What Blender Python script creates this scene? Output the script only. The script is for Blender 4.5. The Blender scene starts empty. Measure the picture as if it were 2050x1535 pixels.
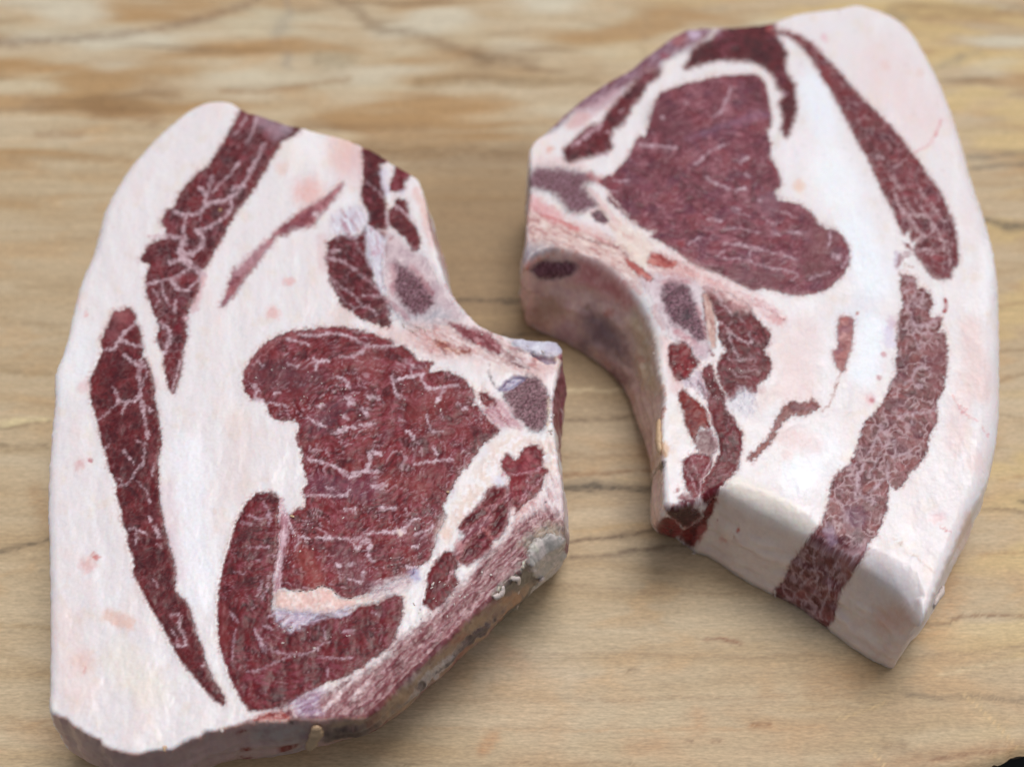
import bpy, bmesh, math, random
import numpy as np
from mathutils import Vector, Matrix
rng = np.random.default_rng(7); random.seed(7)
C = bpy.context.scene.collection
SC = bpy.context.scene

# ---------------------------------------------------------------- camera, sky, sun, exposure
FPX, TH, D = 2700.0, math.radians(35.0), 0.40          # focal length in photo pixels, tilt from straight down, distance
CAM = np.array([0.0, -D*math.sin(TH), D*math.cos(TH)])
cam = bpy.data.objects.new('camera', bpy.data.cameras.new('camera')); C.objects.link(cam)
cam.location = CAM; cam.rotation_euler = (TH, 0, 0)
cam.data.sensor_width = 36.0; cam.data.lens = 36.0*FPX/2050.0
cam.data.clip_start = 0.01; cam.data.clip_end = 50
cam.data.dof.use_dof = True; cam.data.dof.focus_distance = 0.333; cam.data.dof.aperture_fstop = 8.0
SC.camera = cam
SC.render.resolution_x, SC.render.resolution_y = 1024, 766

SUN_EL, SUN_AZ = math.radians(69), math.radians(28)    # azimuth measured from +y (away from the viewer) towards +x
w = bpy.data.worlds.new('World'); SC.world = w; w.use_nodes = True
nt = w.node_tree; sky = nt.nodes.new('ShaderNodeTexSky'); sky.sky_type = 'NISHITA'; sky.sun_disc = False
sky.sun_elevation = SUN_EL; sky.sun_rotation = SUN_AZ; sky.air_density = 1.0; sky.dust_density = 4.0; sky.ozone_density = 1.0
hs = nt.nodes.new('ShaderNodeHueSaturation'); hs.inputs['Saturation'].default_value = .25      # thin overcast greys the sky
nt.links.new(sky.outputs[0], hs.inputs['Color']); nt.links.new(hs.outputs[0], nt.nodes['Background'].inputs[0]); nt.nodes['Background'].inputs[1].default_value = 0.10
sun = bpy.data.objects.new('sun', bpy.data.lights.new('sun', 'SUN')); C.objects.link(sun)
sun.data.energy = 1.45; sun.data.angle = math.radians(28); sun.data.color = (1.0, 0.95, 0.89)
sd = Vector((math.sin(SUN_AZ)*math.cos(SUN_EL), math.cos(SUN_AZ)*math.cos(SUN_EL), math.sin(SUN_EL)))
sun.rotation_euler = sd.to_track_quat('Z', 'Y').to_euler()
SC.view_settings.view_transform = 'Standard'; SC.view_settings.look = 'None'
SC.view_settings.exposure = 0.0; SC.view_settings.gamma = 1.0

# ---------------------------------------------------------------- measuring helpers
ct, st = math.cos(TH), math.sin(TH)
def unproj(px, py, z):
    px = np.asarray(px, float); py = np.asarray(py, float)
    u = (px-1025)/FPX; v = -(py-767.5)/FPX
    dx, dy, dz = u, v*ct+st, v*st-ct
    t = (z-CAM[2])/dz
    return np.stack([CAM[0]+t*dx, CAM[1]+t*dy], -1)
def proj(P):
    q = P-CAM
    xc = q[:, 0]; yc = q[:, 1]*ct+q[:, 2]*st; zc = -(-q[:, 1]*st+q[:, 2]*ct)
    return np.stack([1025+FPX*xc/zc, 767.5-FPX*yc/zc], -1)
TAB = rng.random((256, 256))
def vn(x, y, s=0):
    x = x+s*17.31; y = y+s*9.77
    xi = np.floor(x).astype(np.int64); yi = np.floor(y).astype(np.int64)
    fx = x-xi; fy = y-yi; fx = fx*fx*fx*(fx*(fx*6-15)+10); fy = fy*fy*fy*(fy*(fy*6-15)+10)
    a = TAB[xi & 255, yi & 255]; b = TAB[(xi+1) & 255, yi & 255]
    c = TAB[xi & 255, (yi+1) & 255]; d = TAB[(xi+1) & 255, (yi+1) & 255]
    return (a*(1-fx)+b*fx)*(1-fy)+(c*(1-fx)+d*fx)*fy
GA = np.stack([np.cos(TAB*2*np.pi), np.sin(TAB*2*np.pi)], -1)
def pn(x, y, s=0):
    x = np.asarray(x)+s*17.31; y = np.asarray(y)+s*9.77; x, y = np.broadcast_arrays(x, y)
    xi = np.floor(x).astype(np.int64); yi = np.floor(y).astype(np.int64); fx = x-xi; fy = y-yi
    def g(a, b):
        h = GA[(xi+a) & 255, (yi+b) & 255]; return h[..., 0]*(fx-a)+h[..., 1]*(fy-b)
    u = fx*fx*fx*(fx*(fx*6-15)+10); v = fy*fy*fy*(fy*(fy*6-15)+10)
    return .5+.82*((g(0, 0)*(1-u)+g(1, 0)*u)*(1-v)+(g(0, 1)*(1-u)+g(1, 1)*u)*v)
def fbm(x, y, s=0, o=4):
    r = 0; a = 0.5; t = 0
    for k in range(o):
        r = r+a*pn(x, y, s+k*3.3); t += a; a *= 0.55
        x, y = (x*0.8-y*0.6)*2.03, (x*0.6+y*0.8)*2.03
    return .5+(r/t-.5)*1.25
def ridge(x, y, s=0, o=3):
    r = 0; a = .5; t = 0
    for k in range(o):
        r = r+a*(1-np.abs(2*pn(x, y, s+k*3.3)-1)); t += a; a *= .5
        x, y = (x*.8-y*.6)*2.1, (x*.6+y*.8)*2.1
    return r/t
def sst(a, b, x):
    t = np.clip((x-a)/(b-a), 0, 1); return t*t*(3-2*t)
def vor(x, y, s=0):
    xi = np.floor(x).astype(np.int64); yi = np.floor(y).astype(np.int64)
    f1 = np.full(x.shape, 9.0); f2 = f1.copy(); idc = np.zeros(x.shape)
    for i in (-1, 0, 1):
        for j in (-1, 0, 1):
            a = xi+i; b = yi+j
            h1 = TAB[(a+31*s) & 255, b & 255]; h2 = TAB[(b+57) & 255, (a+13*s) & 255]
            d = np.hypot(a+h1-x, b+h2-y)
            m = d < f1
            f2 = np.where(m, f1, np.minimum(f2, d)); f1 = np.where(m, d, f1); idc = np.where(m, h1, idc)
    return f1, f2, idc
def lin(c):
    c = np.array(c, float)/255.0
    return np.where(c <= 0.04045, c/12.92, ((c+0.055)/1.055)**2.4)
ORG = dict(A=(50,150), B=(450,150), C=(50,500), D=(450,500), E=(750,550), F=(50,850), G=(450,850), H=(750,850),
           I=(50,1135), J=(400,1135), K=(750,1050), N=(1000,0), O=(1500,0), Q=(1000,250), R=(1450,250),
           S=(1000,450), T=(1550,350), U=(1250,550), V=(1550,600), W=(1200,750), X=(1550,950), Y=(1250,900), Z=(0,0))
def P(s):
    o = []; org = None; k = 3.838
    for w_ in s.split():
        if w_.isalpha(): org = ORG[w_]; k = 1.0 if w_ == 'Z' else 3.838
        else:
            a, b = w_.split(','); o.append((org[0]+float(a)/k, org[1]+float(b)/k))
    return np.array(o)
def segdist(q, pts, closed):
    a = pts if closed else pts[:-1]; b = np.roll(pts, -1, 0) if closed else pts[1:]
    if len(pts) == 1: return np.hypot(q[:, 0]-pts[0, 0], q[:, 1]-pts[0, 1])
    d = np.full(len(q), 1e18)
    for p0, p1 in zip(a, b):
        e = p1-p0; L = e@e+1e-18
        t = np.clip(((q[:, 0]-p0[0])*e[0]+(q[:, 1]-p0[1])*e[1])/L, 0, 1)
        d = np.minimum(d, (q[:, 0]-p0[0]-t*e[0])**2+(q[:, 1]-p0[1]-t*e[1])**2)
    return np.sqrt(d)
def inside(q, pts):
    r = np.zeros(len(q), bool); n = len(pts)
    for i in range(n):
        x0, y0 = pts[i]; x1, y1 = pts[(i+1) % n]
        if y0 == y1: continue
        m = (y0 > q[:, 1]) != (y1 > q[:, 1])
        r ^= m & (q[:, 0] < (x1-x0)*(q[:, 1]-y0)/(y1-y0)+x0)
    return r
def smooth_poly(p, n=1, closed=True):
    for _ in range(n):
        if closed:
            q = np.roll(p, -1, 0); p = np.stack([0.75*p+0.25*q, 0.25*p+0.75*q], 1).reshape(-1, 2)
        elif len(p) > 2:
            a, b = p[:-1], p[1:]
            p = np.concatenate([p[:1], np.stack([0.75*a+0.25*b, 0.25*a+0.75*b], 1).reshape(-1, 2), p[-1:]])
    return p

def cut_poly(p):
    q = np.roll(p, -1, 0); return np.stack([.87*p+.13*q, .13*p+.87*q], 1).reshape(-1, 2)

# ---------------------------------------------------------------- tissue painter: colour, gloss, relief and kind of tissue at each point of the meat
class Paint:
    def __init__(s, q):
        s.q = q; n = len(q); x, y = q[:, 0], q[:, 1]
        s.w1 = np.stack([fbm(x/9, y/9, 1, 3)-.5, fbm(x/9, y/9, 2, 3)-.5], -1)     # small domain warp
        s.w2 = np.stack([fbm(x/34, y/34, 3, 3)-.5, fbm(x/34, y/34, 4, 3)-.5], -1)
        s.col = np.zeros((n, 3)); s.rough = np.full(n, 0.42); s.h = np.zeros(n); s.lab = np.zeros(n, np.int32); s.meat = np.zeros(n)
        a = fbm(x/70, y/110, 5, 4); b = fbm(x/26, y/60, 6, 4); c = fbm(x/5, y/22, 7, 3)
        base = lin((227, 221, 225))*np.ones((n, 3))
        base = s.mixc(base, lin((230, 208, 204)), sst(.52, .85, a)*.3)
        base = s.mixc(base, lin((234, 233, 237)), sst(.45, .8, b)*.4)
        base = s.mixc(base, lin((222, 206, 190)), sst(.58, .85, fbm(x/45, y/45, 8, 3))*.3)
        k_ = fbm(x/2.6, y/70, 10, 3); base *= (0.975+0.03*c+.03*k_)[:, None]
        s.h += (k_-.5)*.025
        s.col = base; s.h = s.h+(a-.5)*0.6+(b-.5)*0.09+(fbm(x/7, y/7, 9, 3)-.5)*0.06
        s.rough = 0.33+0.14*(b-.5)+.1*(a-.5)
    def mixc(s, a, c, t): return a*(1-t)[:, None]+np.asarray(c)*t[:, None]
    def box(s, pts, pad):
        lo = pts.min(0)-pad; hi = pts.max(0)+pad
        return np.nonzero(((s.q >= lo) & (s.q <= hi)).all(1))[0]
    def area(s, txt, style, label=None, soft=1.6, rag=5, **k):
        pts = cut_poly(P(txt)); i = s.box(pts, rag+soft+14)
        if len(i) == 0: return
        q = s.q[i]+s.w1[i]*rag*1.5+s.w2[i]*min(rag, 5)*.7
        d = segdist(q, pts, True); sd_ = np.where(inside(q, pts), d, -d)+1.1+(fbm(s.q[i, 0]/4.5, s.q[i, 1]/4.5, 15, 2)-.5)*rag*.45
        soft = soft*1.5+(2.2*sst(.4, .7, fbm(s.q[i, 0]/30, s.q[i, 1]/30, 18, 2)) if style == 'meat' else 0); m = sst(-soft, soft, sd_)
        k0 = (m > 0.002) | ((sd_ > -11) & (style == 'meat')); i = i[k0]; m = m[k0]; sd_ = sd_[k0]
        if style == 'meat':
            fr = sst(-11, 1, sd_)*(.12+.5*sst(.4, .7, fbm(s.q[i, 0]/6, s.q[i, 1]/6, 19, 3))); s.col[i] = s.mixc(s.col[i], lin((176, 108, 108)), fr)
        if style in STY:
            col, rg, hh = STY[style](s, i, sd_, **k); a = m
            s.col[i] = s.col[i]*(1-a)[:, None]+col*a[:, None]
            s.rough[i] = s.rough[i]*(1-a)+rg*a; s.h[i] += hh*a
        if label is not None:
            s.lab[i[m > .5]] = label; s.meat[i] = np.maximum(s.meat[i], m)
    def tint(s, txt, c, a=.5, soft=25, rag=10, rough=None, h=0, label=None):
        """soft patch of another colour: ring of points or one centre 'x,y' with radius soft"""
        pts = P(txt); i = s.box(pts, soft*1.5+rag+5)
        if len(i) == 0: return
        q = s.q[i]+s.w1[i]*rag+s.w2[i]*rag
        if len(pts) <= 2: m = sst(soft, soft*.2, segdist(q, pts, False))
        else:
            d = segdist(q, pts, True); m = sst(-soft, soft, np.where(inside(q, pts), d, -d))
        m = m*a*(0.75+0.5*fbm(q[:, 0]/8, q[:, 1]/8, 14, 2))
        m = np.clip(m, 0, 1)
        s.col[i] = s.mixc(s.col[i], lin(c), m)
        if rough is not None: s.rough[i] = s.rough[i]*(1-m)+rough*m
        if label is not None: s.lab[i[m > .45]] = label
        s.h[i] += h*m
    def vein(s, txt, w, c=(214, 192, 200), a=.85, warp=5, h=.12, taper=True, brk=.5, seed=0):
        """line of fat, blood or sinew: w is its width in zoomed pixels"""
        pts = smooth_poly(P(txt), 1, False); w = w/3.838; i = s.box(pts, w*2+warp+4)
        if len(i) == 0: return
        q = s.q[i]+s.w1[i]*warp*1.8+np.stack([pn(s.q[i, 0]/3.4, s.q[i, 1]/3.4, 16), pn(s.q[i, 0]/3.4, s.q[i, 1]/3.4, 17)], -1)*min(warp, 3)*1.1-min(warp, 3)*.55
        d = segdist(q, pts, False)
        wn = w*.5*(0.25+1.6*fbm(q[:, 0]/9, q[:, 1]/9, 20+seed, 3))
        m = sst(wn+2.9, wn-2.0, d)*a
        m *= 1-brk*sst(.54, .36, fbm(q[:, 0]/6, q[:, 1]/6, 23+seed, 2))
        m *= .62+.5*sst(.4, .6, fbm(q[:, 0]/16, q[:, 1]/16, 25+seed, 2))
        halo = sst(w*.5+5, w*.2, d)*a*.13*sst(.35, .62, fbm(s.q[i, 0]/7, s.q[i, 1]/7, 26, 3))*1.3
        s.col[i] = s.mixc(s.col[i], lin(c), np.clip(m+halo, 0, 1)); s.h[i] += h*m
    def veins(s, txt, c=(214, 192, 200), a=.85, **k):
        for ln in txt.strip().split(';'):
            ln = ln.strip()
            if not ln: continue
            wd, rest = ln.split(' ', 1); s.vein(rest, float(wd), c=c, a=a, **k)

def meat(s, i, sd, c1=(96, 42, 46), c2=(128, 72, 78), c3=(72, 26, 32), fl=.35, net=0., nsc=16, ang=0., fib=.5, edge=(132, 66, 60), gain=1., tone=None):
    tn = np.array(tone) if tone else np.array([1.08, .42, .50])
    c1, c2, c3 = lin(c1)*tn, lin(c2)*(tn*.6+.4*np.array([.95, .8, .85])), lin(c3)*tn
    q = s.q[i]+s.w1[i]*4; x, y = q[:, 0], q[:, 1]
    tw = math.radians(ang)+(fbm(x/80, y/80, 29, 2)-.5)*1.2; ca, sa = np.cos(tw), np.sin(tw)
    cx_, cy_ = x.mean(), y.mean(); u = (x-cx_)*ca+(y-cy_)*sa; v = -(x-cx_)*sa+(y-cy_)*ca
    A1 = fbm(x/60, y/48, 30, 2); A2 = fbm(x/22, y/18, 34, 3); B = fbm(u/17, v/6, 31, 3); Fn = fbm(u/7, v/2.6, 43, 2); g = pn(x/2.1, y/2.1, 32)
    t = sst(.22, .80, A1*.30+A2*.30+B*.40)                      # 0 dark and wine red, 1 pale
    col = c3*np.ones((len(i), 3)); col = s.mixc(col, c1*1.05, sst(.10, .50, t)); col = s.mixc(col, c2*1.12, sst(.5, .95, t))
    col = s.mixc(col, c1*np.array([1.35, 1.0, .9]), sst(.55, .75, fbm(x/44, y/38, 35, 2))*.5)      # warmer red patches
    col = s.mixc(col, c3*np.array([.9, 1.1, 1.7]), sst(.56, .75, fbm(x/38, y/30, 37, 2))*.45)      # purple patches
    film = sst(.50, .78, fbm(x/30, y/20, 39, 4)*.6+B*.4)*(.10+.45*min(fl, .9))                      # smeared film of fat
    col = s.mixc(col, lin((172, 106, 120))*(tn*.4+.6), film)
    hm = 0
    if fl > 0:      # marbling: soft ragged flecks lying along the fibres, thicker in patches
        big = sst(.38, .66, fbm(x/46, y/46, 41, 2)); r = ridge(u/30, v/15, 36, 3); f = fbm(u/10, v/5, 38, 3)
        m = np.clip(sst(.72, .92, r)*sst(.38, .66, f)*(.3+big)+sst(.60, .82, f)*(.05+.6*big), 0, 1)*fl*.8
        col = s.mixc(col, lin((204, 166, 178)), m); hm = m*.10
    if net > 0:     # seams of fat between the muscle bundles
        f1, f2, idc = vor(x/nsc+s.w2[i, 0]*1.6, y/nsc+s.w2[i, 1]*1.6, 3)
        ln = sst(.30, .0, (f2-f1)*(.85+.3*g))*(.25+.75*sst(.36, .56, fbm(x/26, y/26, 42, 2)))
        col *= (0.80+.40*idc)[:, None]
        col = s.mixc(col, lin((190, 160, 166)), ln*net); hm = hm+ln*net*.1
    col *= (1+(Fn-.5)*.32*fib*2+(g-.5)*.20)[:, None]*gain*.77
    col = np.clip(np.maximum(col, np.array([.055, .009, .014])), 0, 1)
    e = sst(10, -1, sd)
    col = s.mixc(col, lin(edge)*.85, e*.30)
    hh = -.14+(g-.5)*.02+(Fn-.5)*.02*fib+(B-.5)*.05+(A2-.5)*.20+hm-np.exp(-(sd/3.2)**2)*.12
    return col, 0.31+0.16*(A2-.5)+.06*(g-.5)+film*.25, hh
def marrow(s, i, sd, c1=(84, 52, 62), c2=(150, 122, 130), c3=(56, 20, 30)):
    q = s.q[i]; x, y = q[:, 0], q[:, 1]; k = np.array([.95, .72, .78])
    f1, f2, idc = vor(x/3.4+s.w1[i, 0]*2.5, y/3.4+s.w1[i, 1]*2.5, 5)
    g = fbm(x/4.5, y/4.5, 41, 3); a = fbm(x/20, y/20, 42, 3)
    col = lin(c1)*k*np.ones((len(i), 3))
    col = s.mixc(col, lin(c2)*k, sst(.45, .8, g*.5+a*.5+.12*idc)*.75)
    col = s.mixc(col, lin(c3)*k, sst(.52, .34, g*.6+f1*.3+.05)*.85)
    col = s.mixc(col, lin(c2), sst(.16, .02, f2-f1)*.35*sst(.35, .6, g))
    col *= (0.75+.5*g)[:, None]
    return col, 0.45+.1*g, (g-.5)*.45+(f1-.5)*-.2-.15
def flat(s, i, sd, c=(200, 190, 200), c2=None, nz=.12, rough=.4, h=0, sc=9):
    q = s.q[i]; x, y = q[:, 0], q[:, 1]
    g = fbm(x/sc, y/sc, 45, 4); a = fbm(x/24, y/24, 46, 3)
    col = lin(c)*np.ones((len(i), 3))
    if c2 is not None: col = s.mixc(col, lin(c2), sst(.38, .66, a*.6+g*.4))
    col *= (1-nz+2*nz*g)[:, None]
    return col, np.full(len(i), rough), h+(g-.5)*.2*(nz/.12)
def streaky(s, i, sd, c=(176, 140, 150), c2=(110, 50, 58), c3=(214, 200, 204), ang=-42, k=1.):
    q = s.q[i]+s.w1[i]*6; x, y = q[:, 0], q[:, 1]
    ca, sa = math.cos(math.radians(ang)), math.sin(math.radians(ang)); u = x*ca+y*sa; v = -x*sa+y*ca
    a = fbm(u/40, v/8, 48, 3); b = fbm(u/22, v/7, 49, 3); g = pn(x/2.2, y/2.2, 50)
    col = lin(c)*np.ones((len(i), 3))
    col = s.mixc(col, lin(c2), sst(.52, .66, a)*.8*k); col = s.mixc(col, lin(c3), sst(.53, .70, b)*.7)
    col *= (.90+.20*g)[:, None]
    return col, np.full(len(i), .38), (a-.5)*.6+(g-.5)*.06
STY = dict(meat=meat, marrow=marrow, flat=flat, streaky=streaky)

# ---------------------------------------------------------------- materials
def new_mat(name, rough_attr=True, sss=0., bump=.35, scale=1.0, spec=.5, coat=0.):
    m = bpy.data.materials.new(name); m.use_nodes = True; t = m.node_tree; N = t.nodes; L = t.links
    b = N['Principled BSDF']
    at = N.new('ShaderNodeAttribute'); at.attribute_name = 'Col'
    tc = N.new('ShaderNodeTexCoord')
    n1 = N.new('ShaderNodeTexNoise'); n1.inputs['Scale'].default_value = 1700*scale; n1.inputs['Detail'].default_value = 3
    n2 = N.new('ShaderNodeTexNoise'); n2.inputs['Scale'].default_value = 420*scale; n2.inputs['Detail'].default_value = 4
    for n in (n1, n2): L.new(tc.outputs['Object'], n.inputs['Vector'])
    mr = N.new('ShaderNodeMapRange'); L.new(n1.outputs['Fac'], mr.inputs['Value'])
    mr.inputs['From Min'].default_value = .3; mr.inputs['From Max'].default_value = .7
    v = .10 if not sss else .03
    mr.inputs['To Min'].default_value = 1-v; mr.inputs['To Max'].default_value = 1+v
    mu = N.new('ShaderNodeVectorMath'); mu.operation = 'SCALE'
    L.new(at.outputs['Color'], mu.inputs[0]); L.new(mr.outputs[0], mu.inputs['Scale']); L.new(mu.outputs[0], b.inputs['Base Color'])
    ra = N.new('ShaderNodeAttribute'); ra.attribute_name = 'rough'
    ad = N.new('ShaderNodeMath'); ad.operation = 'MULTIPLY_ADD'; L.new(n2.outputs['Fac'], ad.inputs[0]); ad.inputs[1].default_value = .18
    sb = N.new('ShaderNodeMath'); sb.operation = 'SUBTRACT'; L.new(ra.outputs['Fac'], sb.inputs[0]); sb.inputs[1].default_value = .09
    L.new(sb.outputs[0], ad.inputs[2]); L.new(ad.outputs[0], b.inputs['Roughness'])
    mx = N.new('ShaderNodeMath'); mx.operation = 'MULTIPLY_ADD'; L.new(n1.outputs['Fac'], mx.inputs[0]); mx.inputs[1].default_value = .35; L.new(n2.outputs['Fac'], mx.inputs[2])
    bp = N.new('ShaderNodeBump'); bp.inputs['Strength'].default_value = bump; bp.inputs['Distance'].default_value = .0006
    L.new(mx.outputs[0], bp.inputs['Height']); L.new(bp.outputs[0], b.inputs['Normal'])
    b.inputs['Specular IOR Level'].default_value = spec
    if sss:
        b.inputs['Subsurface Weight'].default_value = sss; b.inputs['Subsurface Radius'].default_value = (1.0, .45, .30)
        b.inputs['Subsurface Scale'].default_value = .0032
    if coat: b.inputs['Coat Weight'].default_value = coat; b.inputs['Coat Roughness'].default_value = .16
    return m
MFAT = new_mat('pork_fat', sss=.6, bump=.15, scale=.7, spec=.5)
MMEAT = new_mat('lean_pork', bump=.17, spec=.2, scale=.7)
MBONE = new_mat('cut_bone', bump=.35, spec=.35)

def tri_mesh(name, verts, faces4, mat, parent, col, rough, extra_ngon=None, smooth=True):
    me = bpy.data.meshes.new(name); nv = len(verts); nf = len(faces4)
    me.vertices.add(nv); me.vertices.foreach_set('co', verts.astype(np.float32).ravel())
    ne = 0 if extra_ngon is None else len(extra_ngon)
    me.loops.add(nf*4+ne)
    li = faces4.ravel() if ne == 0 else np.concatenate([faces4.ravel(), extra_ngon])
    me.loops.foreach_set('vertex_index', li.astype(np.int32))
    me.polygons.add(nf+(1 if ne else 0))
    ls = np.arange(nf)*4
    if ne: ls = np.append(ls, nf*4)
    me.polygons.foreach_set('loop_start', ls.astype(np.int32))
    me.update(calc_edges=True)
    me.polygons.foreach_set('use_smooth', np.full(len(me.polygons), smooth))
    ca = me.color_attributes.new('Col', 'FLOAT_COLOR', 'POINT')
    ca.data.foreach_set('color', np.concatenate([np.clip(col, 0, 1), np.ones((nv, 1))], 1).astype(np.float32).ravel())
    ra = me.attributes.new('rough', 'FLOAT', 'POINT'); ra.data.foreach_set('value', rough.astype(np.float32))
    me.materials.append(mat)
    o = bpy.data.objects.new(name, me); C.objects.link(o)
    if parent is not None: o.parent = parent
    return o
def vnorm(V, F):
    a = V[F[:, 2]]-V[F[:, 0]]; b = V[F[:, 3]]-V[F[:, 1]]; n = np.cross(a, b)
    N = np.zeros_like(V)
    for k in range(4):
        for c in range(3): N[:, c] += np.bincount(F[:, k], n[:, c], len(V))
    return N/(np.linalg.norm(N, axis=1, keepdims=True)+1e-20)

# ---------------------------------------------------------------- one chop from its cut outline, foot outline and tissue map
THK = 0.0335
HG = 0.00031
def build_chop(root_name, label, outline, paint, parts, bulge=.0012, group=None):
    # outline rows: top x, top y, edge radius in mm [, foot x, foot y]  (counter-clockwise seen in the photo)
    rows = [[float(v) for v in r.split(',')] for r in outline.split()]
    top = []; off = []; rad = []
    for r in rows:
        rr = r[2]*.001; t = unproj(r[0], r[1], THK-.6*rr)
        top.append(t); rad.append(rr); off.append(unproj(r[3], r[4], 0.0)-t if len(r) == 5 else np.zeros(2))
    top = np.array(top); off = np.array(off); rad = np.array(rad)
    dat = np.concatenate([top, off, rad[:, None]], 1)
    for _ in range(2):      # round the tracing
        q = np.roll(dat, -1, 0); dat = np.stack([.8*dat+.2*q, .2*dat+.8*q], 1).reshape(-1, 5)
    L = np.hypot(*(np.roll(dat[:, :2], -1, 0)-dat[:, :2]).T); cum = np.concatenate([[0], np.cumsum(L)])
    ns = int(cum[-1]/.0003); s = np.arange(ns)/ns*cum[-1]
    dd = np.concatenate([dat, dat[:1]]); O = np.stack([np.interp(s, cum, dd[:, k]) for k in range(5)], 1)
    if np.sum(O[:, 0]*np.roll(O[:, 1], -1)-np.roll(O[:, 0], -1)*O[:, 1]) < 0: O = O[::-1].copy()
    for k in range(2, 5):   # smooth foot offsets and radii along the edge
        z = O[:, k]; ker = np.hanning(17); ker /= ker.sum(); O[:, k] = np.convolve(np.concatenate([z[-8:], z, z[:8]]), ker, 'valid')
    tg = np.roll(O[:, :2], -3, 0)-np.roll(O[:, :2], 3, 0); tg /= np.linalg.norm(tg, axis=1, keepdims=True)
    nrm = np.stack([tg[:, 1], -tg[:, 0]], -1)            # outward
    sa = np.arange(ns)*.3
    rg = (fbm(sa/2.1, sa*0, 60, 3)-.5)*.0007*np.clip(1.6-O[:, 4]*300, .25, 1)
    O[:, :2] += nrm*rg[:, None]
    # grid over the plan
    lo = O[:, :2].min(0)-.002; hi = O[:, :2].max(0)+.002
    nx, ny = np.ceil((hi-lo)/HG).astype(int)
    gx = lo[0]+np.arange(nx)*HG; gy = lo[1]+np.arange(ny)*HG
    ins = np.zeros((ny, nx), bool)
    xs0, ys0 = O[:, 0], O[:, 1]; xs1, ys1 = np.roll(xs0, -1), np.roll(ys0, -1)
    for j in range(ny):
        m = (ys0 > gy[j]) != (ys1 > gy[j])
        xx = np.sort((xs1[m]-xs0[m])*(gy[j]-ys0[m])/(ys1[m]-ys0[m])+xs0[m])
        ins[j] = (np.searchsorted(xx, gx) % 2) == 1
    cs = 4                                               # coarse distance field
    cx = lo[0]+np.arange(nx//cs+2)*HG*cs; cy = lo[1]+np.arange(ny//cs+2)*HG*cs
    G = np.stack(np.meshgrid(cx, cy), -1).reshape(-1, 2); Oc = O[::3]
    dmin = np.empty(len(G)); imin = np.empty(len(G), int)
    for a in range(0, len(G), 4000):
        d2 = (G[a:a+4000, None, 0]-Oc[None, :, 0])**2+(G[a:a+4000, None, 1]-Oc[None, :, 1])**2
        imin[a:a+4000] = d2.argmin(1); dmin[a:a+4000] = np.sqrt(d2.min(1))
    Gi = inside(G, O[::4, :2]); sdc = np.where(Gi, dmin, -dmin).reshape(len(cy), len(cx)); rc = Oc[imin, 4].reshape(len(cy), len(cx))
    def bil(F):
        fx = np.arange(nx)/cs; fy = np.arange(ny)/cs; ix = fx.astype(int); iy = fy.astype(int); fx = (fx-ix)[None]; fy = (fy-iy)[:, None]
        a = F[iy][:, ix]; b = F[iy][:, ix+1]; c = F[iy+1][:, ix]; d = F[iy+1][:, ix+1]
        return (a*(1-fx)+b*fx)*(1-fy)+(c*(1-fx)+d*fx)*fy
    sdf = bil(sdc); rf = bil(rc)
    ok = ins & (sdf > .35*HG)
    cell = ok[:-1, :-1] & ok[1:, :-1] & ok[:-1, 1:] & ok[1:, 1:]
    for _ in range(12):
        pad = np.pad(cell, 1); a, b, c, d = pad[:-1, :-1], pad[:-1, 1:], pad[1:, :-1], pad[1:, 1:]   # around each vertex
        pin = (a & d & ~b & ~c) | (b & c & ~a & ~d)
        nb = pad[:-2, 1:-1].astype(int)+pad[2:, 1:-1]+pad[1:-1, :-2]+pad[1:-1, 2:]
        kill = (nb <= 1) & cell
        kill |= (pin[:-1, :-1] | pin[1:, :-1] | pin[:-1, 1:] | pin[1:, 1:]) & cell
        if not kill.any(): break
        cell &= ~kill
    jj, ii = np.nonzero(cell); vid = -np.ones((ny, nx), int)
    F = np.stack([jj*nx+ii, jj*nx+ii+1, (jj+1)*nx+ii+1, (jj+1)*nx+ii], 1)
    E = np.concatenate([F[:, [k, (k+1) % 4]] for k in range(4)]); key = E[:, 0]*(nx*ny)+E[:, 1]; rev = E[:, 1]*(nx*ny)+E[:, 0]
    bd = E[~np.isin(key, rev)]; nxt = dict(bd.tolist()); loops = []; left = set(nxt)
    while left:
        st_ = next(iter(left)); lp = [st_]; left.discard(st_); v = nxt[st_]
        while v != st_ and v in left: lp.append(v); left.discard(v); v = nxt[v]
        loops.append(lp)
    loop = np.array(max(loops, key=len))
    used = np.unique(F); remap = -np.ones(nx*ny, int); remap[used] = np.arange(len(used))
    F = remap[F]; loop = remap[loop]
    X = gx[used % nx]; Y = gy[used//nx]; dd_ = np.clip(sdf.ravel()[used], 0, None); rr = np.maximum(rf.ravel()[used], .0003)
    # snap the rim to the outline, keeping the order along it
    B = np.stack([X[loop], Y[loop]], -1); idx = np.empty(len(loop))
    for a in range(0, len(B), 500):
        d2 = (B[a:a+500, None, 0]-O[None, :, 0])**2+(B[a:a+500, None, 1]-O[None, :, 1])**2; idx[a:a+500] = d2.argmin(1)
    un = np.unwrap(idx/ns*2*np.pi)/(2*np.pi)*ns; 
    t = np.arange(len(un))/len(un)*ns; dv = un-t; ker = np.ones(5)/5
    dv = np.convolve(np.concatenate([dv[-2:], dv, dv[:2]]), ker, 'valid'); un = np.maximum.accumulate(t+dv)
    sidx = un % ns; i0 = np.floor(sidx).astype(int) % ns; i1 = (i0+1) % ns; fr = (sidx-np.floor(sidx))[:, None]
    OO = O[i0]*(1-fr)+O[i1]*fr; NN = nrm[i0]*(1-fr)+nrm[i1]*fr
    X[loop] = OO[:, 0]; Y[loop] = OO[:, 1]; dd_[loop] = 0; rr[loop] = OO[:, 4]
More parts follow.
